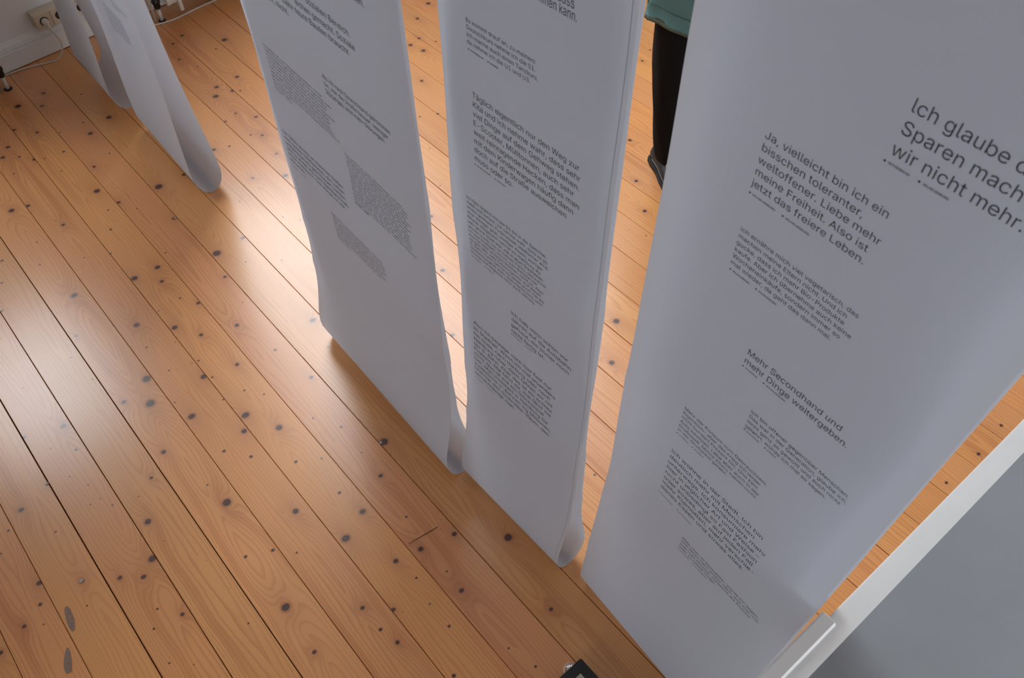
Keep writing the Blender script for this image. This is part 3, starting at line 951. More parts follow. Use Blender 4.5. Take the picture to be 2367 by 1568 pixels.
TAGS = {('B1', 0): 'ROTHERBAUM', ('B1', 1): 'BARMBEK', ('C1', 0): 'ROTHERBAUM', ('C6', 0): 'ROTHERBAUM', ('C6', 1): 'ROTHERBAUM',
        ('C5', 1): 'BARMBEK', ('A2', 1): 'BARMBEK', ('B4', 1): 'BARMBEK', ('C4', 0): 'ROTHERBAUM', ('B3', 0): 'ROTHERBAUM', ('B3', 1): 'ROTHERBAUM'}
TEXT = {
    'C1': ['Ich glaube d', 'Sparen mach', 'wir nicht mehr.'],
    'C2': ['Ja, vielleicht bin ich ein', 'bisschen toleranter,', 'weltoffener. Liebe mehr', 'meine Freiheit. Also ist', 'jetzt das freiere Leben.'],
    'C3': ['Ich ernähre mich viel vegetarisch, das', 'machen meine Eltern nicht. Und ich', 'gucke, dass ich mehr Bio-Produkte',
           'kaufe. Aber ich übernehme auch keine', 'Wocheneinkäufe, sondern immer so', 'mal wieder, da geht das dann mal.'],
    'C4': ['Mehr Secondhand und', 'mehr Dinge weitergeben.'],
    'C5': ['Ich bin offener gegenüber Menschen.', 'Das war in der Generation, glaube ich,', 'nicht ganz so gewollt und auch nicht', 'gelehrt, würde ich mal so sagen.'],
    'C6': ['Mehr der Konsum vom Gebrauchtem.', 'Eigentlich– aber das krieg ich leider', 'nicht hundert Prozent hin. Und kein',
           'Auto besitzen. Lebe aber auch in der', 'Großstadt. Meine Eltern haben nicht', 'in der Großstadt gelebt.'],
    'C7': ['Ich wohne in der Stadt. Ich bin', 'deutlich mehr mit Menschen', 'unterwegs. Ich konsumiere mehr', 'hier in jeglicher Art und Weise –',
           'nicht unbedingt so Fast Fashion', 'oder sowas, aber auf jeden Fall', 'mehr Klamotten, mehr verschie-', 'denes Essen und sowas alles.'],
    'C8': ['Naja, man ist bewusster, würde ich sagen,', 'und denkt mehr drüber nach, was man isst,', 'was man benutzt. Vielleicht die Alufolie', 'oder so kleine Dinge.'],
    'B0': ['mmen kann.'], 'B0b': ['dass'],
    'B1': ['Es kommt drauf an, zu meinem', 'Deutschkurs nehme ich die S1.', 'Ich mache auch einen Tanzkurs,', 'da nehme ich die U1 und U3.'],
    'B2': ['Täglich eigentlich nur den Weg zur', 'Kita und ich nehme wahr, dass sehr', 'viel Dinge auf dem Gehweg stehen.', 'E-Scooter, Mülltonnen, auch sehr',
           'weit reinragende Hecken, dass man', 'mit dem Kinderwagen häufig dann', 'doch auf die Straße ausweichen', 'muss oder so.'],
    'B3': ['Ich fahr täglich mit der S1 bis in die Speicher-', 'stadt und zurück. Ich nehme wahr, dass es ab', 'einem gewissen Punkt immer städtischer wird,',
           'eher weniger grün, weniger Alleen, weniger', 'Bäume. Insgesamt nehme ich Hamburg als', 'sehr grüne Stadt war, mit in allen Stadtteilen',
           'grünen Inseln mit so kleinen Parks, das kenne', 'ich aus Stuttgart, wo ich zum Beispiel her', 'komme oder anderen Städten, nicht so. Also',
           'es gibt sehr viele Erholungsorte. Auf dieser', 'S-Bahn-Fahrt nehme ich leider auch viel die', 'Obdachlosigkeit wahr. Das macht mich sehr', 'traurig und begleitet mich auch ständig.'],
    'B4': ['Ich hab mich schon vor', 'Jahren auf die Autobahn', 'gefreut, die immer noch', 'nicht fertig ist.'],
    'B5': ['Also ich bewege mich hier fast nur', 'im Stadtteil. Wenn ich mal woanders', 'hin muss, nach Harburg oder nach', 'Hamburg rüber, dann fahren wir mit',
           'der S-Bahn. Aber das ist ein echtes', 'Problem. Mal fährt sie, mal fährt sie', 'nicht. Das ist wie ein Glücksspiel', 'hier. Man investiert in Hamburg für',
           'zusätzliche U-Bahnen zig Millionen.', 'Und hier den Süderelbe-Raum, den', 'vernachlässigt man.'],
    'A0a': ['llen.'], 'A0b': ['sozialen Bereich.'], 'A0c': ['eichen gemacht. Soziale'], 'A0d': ['mehr teure Bauten braucht'], 'A0e': ['en, nicht.'],
    'A1': ['Auf jeden Fall mehr Begegnungsstätten. Vorher', 'habe ich in Köln gewohnt. Und da war irgendwie mehr', 'so ein Miteinander, ganz so mehr so kleine Plätze,',
           'wo man irgendwo spielen konnte. Auch draußen', 'so viel mehr. Erwachsene waren da, sitzen zusammen', 'mehr so im Gespräch, können sich da mal treffen.',
           'gemeinsam, Grillen, was los ist. Und dann ist halt', 'gemacht. Und hier ist halt alles so für sich. Etwas,', 'das wirklich allen offen ist, würde ich schön finden,',
           'das wirklich, gerade wenn alle zusammen so kommen', 'kommen kann.'],
    'A2': ['Als ich nach Deutschland gekommen', 'bin, war die Straße besser, weniger', 'Störungen, jetzt mehr Störungen.'],
    'A3': ['Der ÖPNV könnte an manchen Stellen', 'noch besser funktionieren, die Lücken', 'im Radwegenetz geschlossen werden.', 'Und so etwas wie mehr Nachbarschaft-',
           'lichen Austausch. Das würde ich mir', 'wünschen.'],
    'A4': ['Auf jeden Fall mehr öffentlichen Verkehr,', 'häufiger Busse und Bahnen. Wenn man hier', 'am Abend noch irgendwo hin möchte, dann', 'ist es oft so, dass man lange warten muss',
           'und das ist schade. Viele nehmen dann doch', 'wieder das Auto, weil es einfach schneller', 'geht. Und die Wege für Fahrräder sind auch', 'nicht überall so gut, dass man sich sicher',
           'fühlt. Da müsste man mehr machen, damit', 'die Leute umsteigen. Es gibt ja schon gute', 'Beispiele dafür, wie es anders gehen kann,', 'und das würde ich mir hier auch wünschen.',
           'Mehr Platz für alle, die zu Fuß gehen, und', 'weniger Lärm. Das wäre für mich wichtig und', 'schön hier.'],
    'A5': ['Mehr Grün zwischen den Häusern und mehr', 'Bänke, auf denen man sitzen kann, ohne dass', 'man gleich etwas kaufen muss. Das fehlt hier', 'an vielen Stellen. Früher gab es das mehr und',
           'man hat sich einfach getroffen. Das würde', 'ich mir wieder wünschen, auch für die Kinder,', 'die draußen spielen wollen, und für uns', 'Ältere auch.'],
    'D1': ['Es ist schon so, dass sich hier', 'in den letzten Jahren vieles im', 'Viertel verändert hat. Manches', 'ist besser geworden, manches', 'auch nicht. Man kennt nicht mehr',
           'alle Nachbarn, aber die, die man', 'kennt, sieht man öfter als vorher.', 'Das ist eigentlich ganz gut so', 'für uns.'],
    'D2': ['Ich wohne gern hier,', 'das soll auch so', 'bleiben.'],
}

GROUP = 'printed paper banners hanging in loops from dowels'
BANNER_LABEL = {
    'A': 'white paper banner with two columns of small print, left of centre',
    'B': 'narrow white paper banner with a thin printed line down its right edge',
    'C': 'widest-looking white paper banner with the largest print, beside the grey counter',
    'D': 'white paper banner far left, its open rounded loop facing the room',
    'E': 'farthest white paper banner, without visible print, in front of the wall sockets',
}


def make_banner(b):
    x0, y0, a, W = BANNER_FIT[b][:4]
    base = sheet(b, W / 2, 0, 0)
    ROD_Z = RODS[b]
    root = empty('paper_banner', base)
    tag(root, BANNER_LABEL[b], 'banner', GROUP)
    # profile of the closed loop: up the front, over the dowel, down the back, round the bottom
    prof = []
    zs = [ZB + (ROD_Z - ZB) * t / 90.0 for t in range(91)]
    ring = [(-1, z) for z in zs] + [(1, z) for z in reversed(zs)] + [('b', t) for t in range(1, 24)]
    ns = 15
    rows = []
    rod_r = 0.012
    for kind, t in ring:
        row = []
        for j in range(ns + 1):
            s = W * j / ns
            if kind == 'b':
                an = math.pi * t / 24.0
                row.append(sheet(b, s, half(b, ZB) * math.cos(an), ZB - ZB * math.sin(an)))
            else:
                h = half(b, t)
                # the sheets close round the dowel at the top
                f = max(0.0, (t - ROD_Z + 0.10) / 0.10)
                h = h * (1 - f) + (rod_r + 0.001) * f
                row.append(sheet(b, s, kind * h - (wave(b, s, t, 0) if kind == -1 else -wave(b, s, t, 1)) * (1 - f), t))
        rows.append(row)
        if kind == -1 and t == zs[-1]:
            for q in range(1, 8):
                an = math.pi * q / 8
                rows.append([sheet(b, W * j / ns, -(rod_r + 0.001) * math.cos(an), ROD_Z + (rod_r + 0.001) * math.sin(an)) for j in range(ns + 1)])
    vs = [p for r in rows for p in r]
    n = ns + 1
    R = len(rows)
    fs = [(i * n + j, i * n + j + 1, ((i + 1) % R) * n + j + 1, ((i + 1) % R) * n + j) for i in range(R) for j in range(ns)]
    paper = mesh('paper_sheet', vs, fs, M['paper'], root, True, base)
    for key in [k for k in BLOCKS if k[0] == b]:
        s0, z0, pitch, width, ref = BLOCKS[key]
        cap = {'A0': 0.0150, 'B0': 0.0155}.get(key[:2])
        print_block(b, paper, base, 'printed_paragraph', TEXT[key], s0, z0, pitch, width, ref, cap)
        if key in CAPTIONS: caption(b, paper, base, key)
    if b == 'B':
        mb = MB()
        zz = [0.09 + (2.6 - 0.09) * t / 60 for t in range(61)]
        vs = [front(b, 0.4262 + e, z, 0.0007) for z in zz for e in (-0.00035, 0.00035)]
        mb.add(vs, [(2 * i, 2 * i + 1, 2 * i + 3, 2 * i + 2) for i in range(60)])
        mb.build('printed_trim_line', M['pale_ink'], paper, False, base)
    mb = MB()
    mb.tube([sheet(b, -0.03, 0, ROD_Z), sheet(b, W + 0.03, 0, ROD_Z)], rod_r, 14)
    mb.build('dowel', M['rod'], root, True, base)
    for s in (-0.02, W + 0.02):
        p = sheet(b, s, 0, ROD_Z)
        mb = MB()
        mb.tube([p + Vector((0, 0, rod_r)), Vector((p.x, p.y, roof_height(p)))], 0.0012, 6)
        mb.build('hanging_cord', M['cord'], root, True, base)
    return root


for b in 'ABCDE':
    make_banner(b)
COL.objects.unlink(_to)
bpy.data.objects.remove(_to)

# ------------------------------------------------------------------ radiators under the windows
def radiator(w0, w1, label):
    base = wallpt((w0 + w1) / 2, 0.13, 0)
    r = empty('radiator', base)
    tag(r, label, 'radiator', 'radiators under the windows')
    z0, z1 = 0.105, 0.72
    Z = (0, 0, 1)
    mb = MB()
    o = WP
    mb.box(o, WU, WN, Z, (w0, w1), (0.165, 0.178), (z0, z1), 0.003)
    mb.build('front_panel', M['radiator'], r, False, base)
    mb = MB()
    mb.box(o, WU, WN, Z, (w0, w1), (0.082, 0.095), (z0, z1), 0.003)
    mb.build('rear_panel', M['radiator'], r, False, base)
    rim = MB()
    for x in ((w0 - 0.004, w0 + 0.024), (w1 - 0.024, w1 + 0.004)):
        rim.box(o, WU, WN, Z, x, (0.176, 0.196), (z0 - 0.012, z1 + 0.004), 0.005)
    for z in ((z0 - 0.012, z0 + 0.014), (z1 - 0.022, z1 + 0.004)):
        rim.box(o, WU, WN, Z, (w0 + 0.02, w1 - 0.02), (0.176, 0.194), z, 0.005)
    rim.build('rim', M['radiator'], r, False, base)
    k = int((w1 - w0) / 0.05)
    for i in range(k + 1):
        wv = w0 + 0.02 + (w1 - w0 - 0.04) * i / k
        mb = MB()
        mb.box(o, WU, WN, Z, (wv - 0.003, wv + 0.003), (0.095, 0.165), (z0 + 0.01, z1 - 0.01))
        mb.build('fin', M['radiator'], r, False, base)
    for wv in (w0 + 0.06, w1 - 0.06):
        mb = MB()
        mb.box(o, WU, WN, Z, (wv - 0.01, wv + 0.01), (0.195, 0.215), (0.050, 0.11), 0.004)
        mb.build('bracket', M['radiator'], r, False, base)
    for wv, inner in ((w0 - 0.035, w0), (w1 + 0.035, w1)):
        mb = MB()
        mb.tube([wallpt(wv, 0.13, 0.0), wallpt(wv, 0.13, 0.075)], 0.0105, 14)
        leg = mb.build('leg', M['radiator'], r, True, base)
        mb = MB()
        mb.lathe(wallpt(wv, 0.13, 0.0), [(0.0, 0.0), (0.020, 0.0), (0.020, 0.004), (0.012, 0.006), (0.0, 0.006)], 16)
        mb.build('foot_collar', M['iron'], leg, False, base)
        mb = MB()
        mb.lathe(wallpt(wv, 0.13, 0.070), [(0.0, 0.0), (0.014, 0.0), (0.018, 0.008), (0.018, 0.030), (0.022, 0.032), (0.022, 0.045), (0.013, 0.052), (0.013, 0.10), (0.0, 0.10)], 16)
        mb.tube([wallpt(wv, 0.13, 0.145), wallpt(inner + (0.02 if wv < inner else -0.02), 0.13, 0.145)], 0.011, 12)
        mb.build('valve', M['iron'], r, True, base)
        mb = MB()
        mb.tube([wallpt(wv - 0.028, 0.115, 0.0), wallpt(wv - 0.028, 0.115, 0.30), wallpt(inner, 0.115, 0.34)], 0.0075, 10)
        mb.build('supply_pipe', M['radiator'], r, True, base)
    return r


radiator(0.315, 1.32, 'white panel radiator with dark valve at the top edge, behind the far banner')
radiator(-1.72, -0.61, 'radiator at the left picture edge, only its foot and dark valve in view')

# ------------------------------------------------------------------ sockets and cables on the window wall
def socket(w0, gangs, label, zc=0.190, size=0.080):
    base = wallpt(w0 + gangs * size / 2, WALL_N, zc - size / 2)
    r = empty('wall_socket', base)
    tag(r, label, 'socket', 'beige surface-mounted sockets')
    mb = MB()
    mb.box(WP, WU, WN, (0, 0, 1), (w0, w0 + gangs * size), (WALL_N, 0.038), (zc - size / 2, zc + size / 2), 0.004)
    mb.build('back_box', M['beige'], r, False, base)
    for g in range(gangs):
        cx = w0 + size * (g + 0.5)
        c = wallpt(cx, 0.038, zc)
        mb = MB()
        # cover with a round well
        n = 28
        out = []
        for k in range(n):
            an = 2 * math.pi * k / n
            ca, sa = math.cos(an), math.sin(an)
            m = (size / 2 - 0.0015) / max(abs(ca), abs(sa))
            m = min(m, (size / 2) * 1.32)
            out.append((ca * m, sa * m))
        rr = [(None, 0.0, out), (None, 0.006, [(p * .985, q * .985) for p, q in out]), (0.0225, 0.006, None), (0.0205, 0.004, None)]
        rings = []
        for rad, d, pts in rr:
            pts = pts or [(rad * math.cos(2 * math.pi * k / n), rad * math.sin(2 * math.pi * k / n)) for k in range(n)]
            rings.append([c + WU * p + Vector((0, 0, q)) + WN * d for p, q in pts])
        mb.loft(rings, False)
        cov = mb.build('cover', M['beige'], r, False, base)
        mb = MB()
        mb.lathe(c + WN * 0.0015, [(0.0, 0.0), (0.0206, 0.0), (0.0206, 0.003), (0.0, 0.0031)], 24, WN)
        mb.build('socket_well', M['black'], cov, False, base)
    return r


socket(-0.297, 2, 'double beige wall socket with a white plug in it, above the baseboard')
socket(-0.098, 1, 'single beige wall socket between the two farthest paper banners', zc=0.185, size=0.068)

base = wallpt(-0.257, 0.044, 0.17)
plug = empty('power_plug', base)
tag(plug, 'white plug with thin white cable, in the left well of the double socket', 'plug')
mb = MB()
pc = wallpt(-0.257, 0.0446, 0.190)
mb.lathe(pc, [(0.0, 0.0), (0.0175, 0.0), (0.0170, 0.012), (0.0135, 0.024), (0.0095, 0.030), (0.0, 0.031)], 20, WN)
mb.build('plug_body', M['white_plastic'], plug, True, base)
mb = MB()
mb.tube([pc + WN * 0.022 + Vector((0, 0, -0.002)), pc + WN * 0.040 + Vector((0, 0, -0.016)), pc + WN * 0.044 + Vector((0, 0, -0.034))], [0.0085, 0.0062, 0.0040], 12)
mb.build('strain_relief', M['white_plastic'], plug, True, base)
path = [pc + WN * 0.044 + Vector((0, 0, -0.032)), wallpt(-0.245, 0.088, 0.120), wallpt(-0.237, 0.082, 0.075), wallpt(-0.252, 0.074, 0.030), wallpt(-0.285, 0.076, 0.0055),
        wallpt(-0.330, 0.066, 0.0042), wallpt(-0.393, 0.040, 0.0042), wallpt(-0.46, 0.022, 0.0042), wallpt(-0.53, 0.012, 0.0042), wallpt(-0.62, 0.010, 0.0042), wallpt(-0.9, 0.010, 0.0042)]
mb = MB(); mb.tube(smooth_path(path), 0.0034, 8)
mb.build('cable', M['white_plastic'], plug, True, base)

mb = MB()
path = [wallpt(0.02, 0.055, 0.0042), wallpt(0.10, 0.095, 0.0042), wallpt(0.225, 0.147, 0.0042), wallpt(0.319, 0.171, 0.0042), wallpt(0.39, 0.170, 0.0042), wallpt(0.46, 0.165, 0.0042),
        wallpt(0.608, 0.166, 0.0042), wallpt(0.80, 0.19, 0.0042), wallpt(1.1, 0.16, 0.0042), wallpt(1.5, 0.06, 0.0042), wallpt(2.2, 0.03, 0.0042)]
mb.tube(smooth_path(path), 0.0040, 8)
tag(mb.build('floor_cable', M['white_plastic'], None, True), 'white cable lying across the floor in front of the far radiator', 'cable')
mb = MB()
path = [wallpt(-0.052, 0.012, 0.70), wallpt(-0.045, 0.014, 0.40), wallpt(-0.030, 0.016, 0.20), wallpt(-0.018, 0.018, 0.10), wallpt(-0.005, 0.016, 0.03), wallpt(0.004, 0.022, 0.0045), wallpt(0.03, 0.05, 0.0045)]
mb.tube(smooth_path(path), 0.0036, 8)
tag(mb.build('wall_cable', M['white_plastic'], None, True), 'thin white cable running down the wall past the single socket', 'cable')

# ------------------------------------------------------------------ counter at the lower right
CT = 0.95
CO = Vector((0.554, 0.547, 0))
cang = math.radians(39.3)
CU = Vector((math.cos(cang), math.sin(cang), 0))
CN = Vector((math.sin(cang), -math.cos(cang), 0))       # towards the near side
cb = CO + CU * 0.5 + CN * 0.35
counter = empty('counter', (cb.x, cb.y, 0))
tag(counter, 'grey counter with a white rounded edge, lower right corner', 'counter')
cb = Vector((cb.x, cb.y, 0))
mb = MB()
mb.box(CO, CU, CN, (0, 0, 1), (-0.55, 1.55), (0.041, 0.68), (0.905, CT - 0.0045))
mb.build('counter_top', M['counter'], counter, False, cb)
# rounded lip along the far edge
mb = MB()
prof = [(0.002, 0.880), (0.0, 0.884), (0.0, CT - 0.003), (0.0015, CT - 0.0005), (0.004, CT), (0.022, CT)]
prof += [(0.022 + 0.020 * t / 8, CT - 0.0045 * (t / 8) ** 1.6) for t in range(1, 9)]
prof += [(0.042, 0.880)]
r0 = [CO + CU * -0.55 + CN * y + Vector((0, 0, z)) for y, z in prof]
r1 = [CO + CU * 1.55 + CN * y + Vector((0, 0, z)) for y, z in prof]
n = len(prof)
mb.add(r0 + r1, [(i, n + i, n + (i + 1) % n, (i + 1) % n) for i in range(n)] + [tuple(range(n)), tuple(range(2 * n - 1, n - 1, -1))])
mb.build('edge_lip', M['edge'], counter, False, cb)
mb = MB()
mb.box(CO, CU, CN, (0, 0, 1), (-0.50, 1.50), (0.05, 0.64), (0.08, 0.905))
mb.build('cabinet_body', M['edge'], counter, False, cb)
mb = MB()
mb.box(CO, CU, CN, (0, 0, 1), (-0.48, 1.48), (0.09, 0.60), (0.0, 0.08))
mb.build('plinth', M['iron'], counter, False, cb)
mb = MB()
mb.box(CO, CU, CN, (0, 0, 1), (-0.54, -0.004), (-0.013, 0.017), (CT - 0.030, CT + 0.008), 0.004)
mb.build('end_rail', M['edge'], counter, False, cb)

# ------------------------------------------------------------------ black case and door stop at the bottom edge
bo = Vector((0.183, 0.772, 0))
bc = bo - EB * 0.14 - EA * 0.0
box = empty('black_case', (bc.x, bc.y, 0))
tag(box, 'black case with a pale sticker, cut by the bottom picture edge', 'case')
bc = Vector((bc.x, bc.y, 0))
mb = MB()
mb.box(bo, -EB, -EA, (0, 0, 1), (0.0, 0.30), (0.0, 0.26), (0.004, 0.040), 0.003)
mb.build('case_body', M['black'], box, False, bc)
mb = MB()
mb.box(bo, -EB, -EA, (0, 0, 1), (0.0, 0.30), (0.0, 0.26), (0.042, 0.058), 0.003)
mb.build('lid', M['black'], box, False, bc)
mb = MB()
mb.box(bo, -EB, -EA, (0, 0, 1), (0.030, 0.075), (0.030, 0.075), (0.058, 0.0586))
mb.build('sticker', M['stitch'], box, False, bc)
for px in (0.03, 0.27):
    for py in (0.03, 0.23):
        mb = MB()
        mb.lathe(bo - EB * px - EA * py, [(0, 0), (0.011, 0), (0.012, 0.005), (0, 0.005)], 12)
        mb.build('rubber_foot', M['sole'], box, False, bc)

dc = Vector((0.158, 0.757, 0))
stop = empty('door_stop', (dc.x, dc.y, 0))
tag(stop, 'small shiny metal dome on the floor beside the black case', 'door stop')
dc = Vector((dc.x, dc.y, 0))
mb = MB()
mb.lathe(dc, [(0.0, 0.0), (0.019, 0.0), (0.019, 0.003), (0.018, 0.005)] + [(0.018 * math.cos(t), 0.008 + 0.016 * math.sin(t)) for t in [math.pi / 2 * k / 8 for k in range(9)]], 24)
mb.build('dome', M['chrome'], stop, True, dc)
mb = MB()
mb.lathe(dc, [(0.0, 0.0), (0.0215, 0.0), (0.0215, 0.002), (0.0, 0.002)], 24)
mb.build('base_ring', M['chrome'], stop, False, dc)

# ------------------------------------------------------------------ the person behind the nearest banner
PB = Vector((0.74, 2.90, 0))
person = empty('person', PB)
tag(person, 'person in teal top, black trousers and dark shoes, standing behind the nearest banner', 'person')


def skinned(name, nodes, links, mat, root_i=0, sub=2):
    """continuous surface grown round a skeleton of joints"""
    me = bpy.data.meshes.new(name)
    me.from_pydata([tuple(Vector(p) - PB) for p, r in nodes], links, [])
    o = bpy.data.objects.new(name, me)
    me.materials.append(mat)
    COL.objects.link(o)
    o.parent = person
    sk = o.modifiers.new('skin', 'SKIN')
    sk.use_smooth_shade = True
    for i, (p, r) in enumerate(nodes):
        d = me.skin_vertices[0].data[i]
        d.radius = r if isinstance(r, tuple) else (r, r)
        d.use_root = (i == root_i)
    ss = o.modifiers.new('subdivision', 'SUBSURF')
    ss.levels = sub; ss.render_levels = sub
    return o


N = []
Lk = []
def nd(p, r, frm=None):
    N.append((Vector(p), r))
    if frm is not None: Lk.append((frm, len(N) - 1))
    return len(N) - 1

pel = nd((0.735, 2.905, 0.92), 0.115)
bel = nd((0.735, 2.900, 1.05), 0.110, pel)
che = nd((0.735, 2.890, 1.25), (0.130, 0.105), bel)
nck = nd((0.735, 2.885, 1.43), 0.055, che)
nc2 = nd((0.735, 2.875, 1.49), 0.050, nck)
jaw = nd((0.735, 2.850, 1.545), 0.068, nc2)
fac = nd((0.735, 2.855, 1.61), 0.080, jaw)
skl = nd((0.735, 2.868, 1.675), 0.072, fac)
nos = nd((0.735, 2.770, 1.590), 0.011, fac)
for sx in (-1, 1):
    e0 = nd((0.735 + sx * 0.082, 2.862, 1.600), 0.014, fac)
    hip = nd((0.735 + sx * 0.095, 2.905, 0.86), 0.085, pel)
    if sx < 0:
        kne = nd((0.632, 2.890, 0.47), 0.055, hip); ank = nd((0.680, 2.915, 0.10), 0.036, kne)
        toe = nd((0.706, 2.780, 0.045), 0.030, ank)
    else:
        kne = nd((0.850, 2.900, 0.47), 0.055, hip); ank = nd((0.870, 2.945, 0.10), 0.036, kne)
        toe = nd((0.905, 2.815, 0.045), 0.030, ank)
    sh = nd((0.735 + sx * 0.165, 2.895, 1.37), 0.055, che)
    el = nd((0.735 + sx * 0.225, 2.910, 1.09), 0.040, sh)
    wr = nd((0.735 + sx * 0.110, 2.700, 1.16), 0.026, el)
    pm = nd((0.735 + sx * 0.060, 2.670, 1.20), (0.018, 0.036), wr)
    for k, ln in ((-1.5, 0.058), (-0.5, 0.072), (0.5, 0.076), (1.5, 0.066)):
        q = (0.735 + sx * 0.024, 2.655 - sx * 0.012, 1.215 + k * 0.017)
        f0 = nd(q, 0.009, pm)
        f1 = nd((q[0] - sx * ln * 0.5, q[1] - 0.010, q[2] + 0.004), 0.0085, f0)
        nd((q[0] - sx * ln * 0.85, q[1] + 0.012, q[2] + 0.004), 0.0075, f1)
    th = nd((0.735 + sx * 0.050, 2.640, 1.240), 0.010, pm)
    nd((0.735 + sx * 0.030, 2.625, 1.262), 0.009, th)
skinned('body', N, Lk, M['skin'], 0, 2)

# trousers: wide straight legs
tn = [((0.735, 2.905, 0.93), (0.165, 0.115)), ((0.735, 2.905, 0.84), (0.160, 0.112)),
      ((0.638, 2.895, 0.74), 0.094), ((0.640, 2.890, 0.48), 0.079), ((0.662, 2.893, 0.28), 0.072), ((0.688, 2.905, 0.075), 0.064),
      ((0.842, 2.905, 0.74), 0.094), ((0.850, 2.900, 0.48), 0.080), ((0.860, 2.915, 0.28), 0.073), ((0.872, 2.935, 0.075), 0.064)]
mb = MB()
def leg_rings(seq, ph):
    rings = []
    pts = smooth_path([p for p, r in seq], 5)
    rad = []
    for i in range(len(seq) - 1):
        for k in range(5):
            rad.append(seq[i][1] + (seq[i + 1][1] - seq[i][1]) * k / 5)
    rad.append(seq[-1][1])
    for j, (p, r) in enumerate(zip(pts, rad)):
        ring = []
        for k in range(28):
            an = 2 * math.pi * k / 28
            rr = r * (1 + 0.035 * math.sin(3 * an + j * 0.55 + ph) + 0.02 * math.sin(7 * an - j * 0.9))
            ring.append(p + Vector((math.cos(an) * rr, math.sin(an) * rr * 1.05, 0)))
        rings.append(ring)
    return rings
for sx, seq in ((-1, [(Vector(tn[i][0]), tn[i][1]) for i in (2, 3, 4, 5)]), (1, [(Vector(tn[i][0]), tn[i][1]) for i in (6, 7, 8, 9)])):
    top = [(Vector((0.735 + sx * 0.078, 2.905, 0.96)), 0.105), (Vector((0.735 + sx * 0.088, 2.902, 0.86)), 0.104)]
    mb.loft(leg_rings(top + seq, sx), True)
mb.build('trousers', M['trousers'], person, True, PB)

# teal top: loose, with folds that open towards the hem; sleeves in the same piece
mb = MB()
rings = []
prof = [(0.735, 0.222, 0.172), (0.80, 0.214, 0.162), (0.90, 0.205, 0.152), (1.02, 0.192, 0.142), (1.15, 0.190, 0.140), (1.28, 0.195, 0.138), (1.36, 0.185, 0.122), (1.41, 0.140, 0.095), (1.445, 0.078, 0.070)]
for j, (z, rx, ry) in enumerate(prof):
    ring = []
    for k in range(48):
        an = 2 * math.pi * k / 48
        w = max(0.0, (1.10 - z)) * 0.10
        rr = 1 + w * (math.sin(6 * an + 0.6) + 0.6 * math.sin(11 * an + 1.1 + 2 * z))
        dip = 0.012 * math.sin(2 * an + 0.4) if j == 0 else 0
        ring.append(Vector((0.728 + math.cos(an) * rx * rr, 2.90 + math.sin(an) * ry * rr, z + dip)))
    rings.append(ring)
# turn the hem inwards so the cloth has an edge
inner = [Vector((0.728 + (p.x - 0.728) * 0.992, 2.90 + (p.y - 2.90) * 0.992, p.z + 0.001)) for p in rings[0]]
inner2 = [Vector((0.728 + (p.x - 0.728) * 0.975, 2.90 + (p.y - 2.90) * 0.975, p.z + 0.06)) for p in rings[0]]
mb.loft([inner2, inner] + rings, False)
for sx in (-1, 1):
    pts = smooth_path([(0.735 + sx * 0.140, 2.893, 1.375), (0.735 + sx * 0.185, 2.898, 1.30), (0.735 + sx * 0.225, 2.910, 1.09), (0.735 + sx * 0.135, 2.740, 1.135)], 6)
    mb.tube(pts, [0.072 - 0.026 * i / (len(pts) - 1) for i in range(len(pts))], 18, True)
top = mb.build('top', M['teal'], person, True, PB)
mb = MB()
hem = [p + Vector((0, 0, 0.012)) for p in rings[0]]
hem = [Vector((0.728 + (p.x - 0.728) * 1.004, 2.90 + (p.y - 2.90) * 1.004, p.z)) for p in hem]
mb.tube(hem + [hem[0]], 0.0009, 6, False)
mb.build('hem_seam', M['teal'], top, True, PB)

# hair
mb = MB()
hr = []
for j in range(9):
    t = j / 8.0
    z = 1.735 - 0.19 * t
    r = 0.096 * math.sqrt(max(0.02, 1 - (1 - t) ** 2.4))
    hr.append([Vector((0.735 + r * math.cos(2 * math.pi * k / 24), 2.885 + r * 1.06 * math.sin(2 * math.pi * k / 24) * (1.0 if math.sin(2 * math.pi * k / 24) > 0 else max(0.25, 1 - t * 1.1)), z)) for k in range(24)])
mb.loft(hr, True)
mb.build('hair', M['hair'], person, True, PB)
for sx in (-1, 1):
    mb = MB()
    mb.lathe((0.735 + sx * 0.031, 2.786, 1.617), [(0.0, 0.0), (0.009, 0.0), (0.010, 0.004), (0.006, 0.008), (0.0, 0.009)], 12, (0, -1, 0))
    mb.build('eye', M['shoe'], person, True, PB)
mb = MB(); mb.tube([(0.712, 2.790, 1.552), (0.735, 2.784, 1.549), (0.758, 2.790, 1.552)], 0.005, 8)
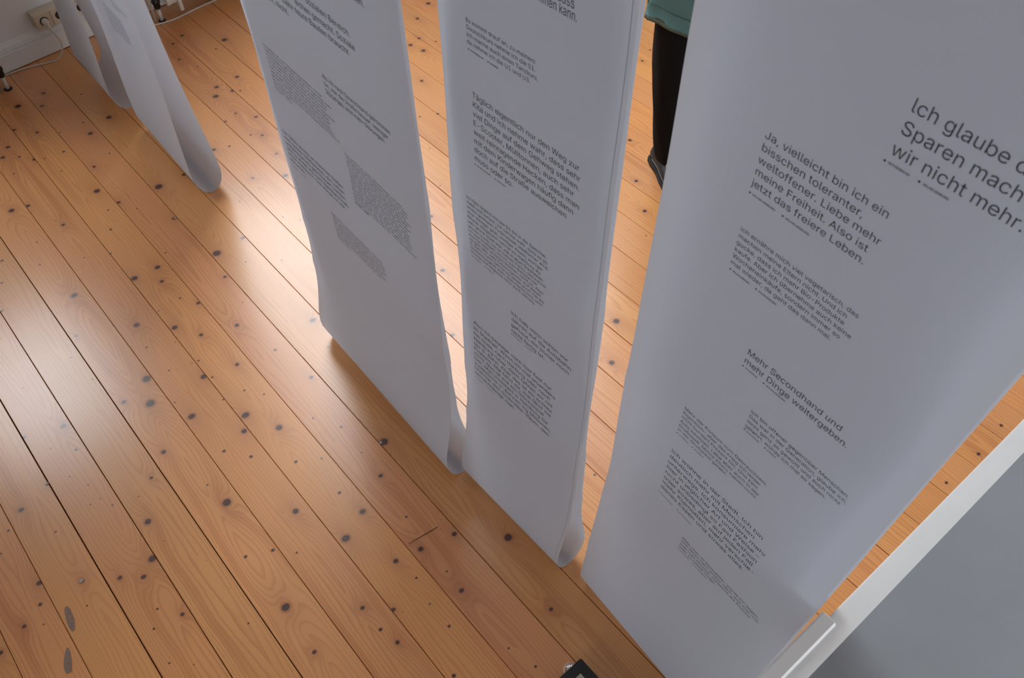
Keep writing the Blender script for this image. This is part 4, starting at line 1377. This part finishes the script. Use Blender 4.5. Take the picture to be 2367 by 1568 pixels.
mb.build('mouth', M['skin'], person, True, PB)

# shoes
def shoe(heel, toe):
    heel, toe = Vector(heel), Vector(toe)
    d = (toe - heel); ln = d.length; d.normalize()
    sd = Vector((-d.y, d.x, 0))
    wid = [(0.0, 0.030), (0.05, 0.040), (0.18, 0.043), (0.40, 0.041), (0.60, 0.049), (0.75, 0.052), (0.88, 0.044), (0.96, 0.028), (1.0, 0.010)]
    hgt = [0.078, 0.088, 0.090, 0.086, 0.070, 0.056, 0.046, 0.036, 0.026]
    mb = MB(); rings = []
    for (t, w), h in zip(wid, hgt):
        c = heel + d * (ln * t)
        ring = []
        for k in range(18):
            an = 2 * math.pi * k / 18
            x = math.copysign(abs(math.cos(an)) ** 0.7, math.cos(an)) * w
            y = (math.copysign(abs(math.sin(an)) ** 0.8, math.sin(an)) * 0.5 + 0.5) * (h - 0.020) + 0.018
            if y > h * 0.5: x *= 1 - 0.28 * (y - h * 0.5) / (h * 0.5)
            ring.append(c + sd * x + Vector((0, 0, y)))
        rings.append(ring)
    mb.loft(rings)
    o = mb.build('shoe', M['shoe'], person, True, PB)
    mb = MB(); rings = []
    out = [heel + d * (ln * t) + sd * (w + 0.006) for t, w in wid] + [heel + d * (ln * t) - sd * (w + 0.006) for t, w in reversed(wid)]
    for z, k in ((0.0005, 0.98), (0.006, 1.0), (0.020, 1.0), (0.023, 0.98)):
        c = sum(out, Vector((0, 0, 0))) / len(out)
        rings.append([c + (p - c) * k + Vector((0, 0, z)) for p in out])
    mb.loft(rings)
    mb.build('sole', M['sole'], o, False, PB)
    mb = MB()
    mb.tube([heel + d * (ln * t) - sd * (w + 0.0015) + Vector((0, 0, 0.040)) for t, w in wid[2:7]], 0.0008, 6)
    mb.tube([heel + d * (ln * t) + sd * (w + 0.0015) + Vector((0, 0, 0.040)) for t, w in wid[2:7]], 0.0008, 6)
    mb.build('stitching', M['stitch'], o, False, PB)


shoe((0.648, 2.990, 0), (0.722, 2.715, 0))
shoe((0.858, 3.010, 0), (0.925, 2.735, 0))
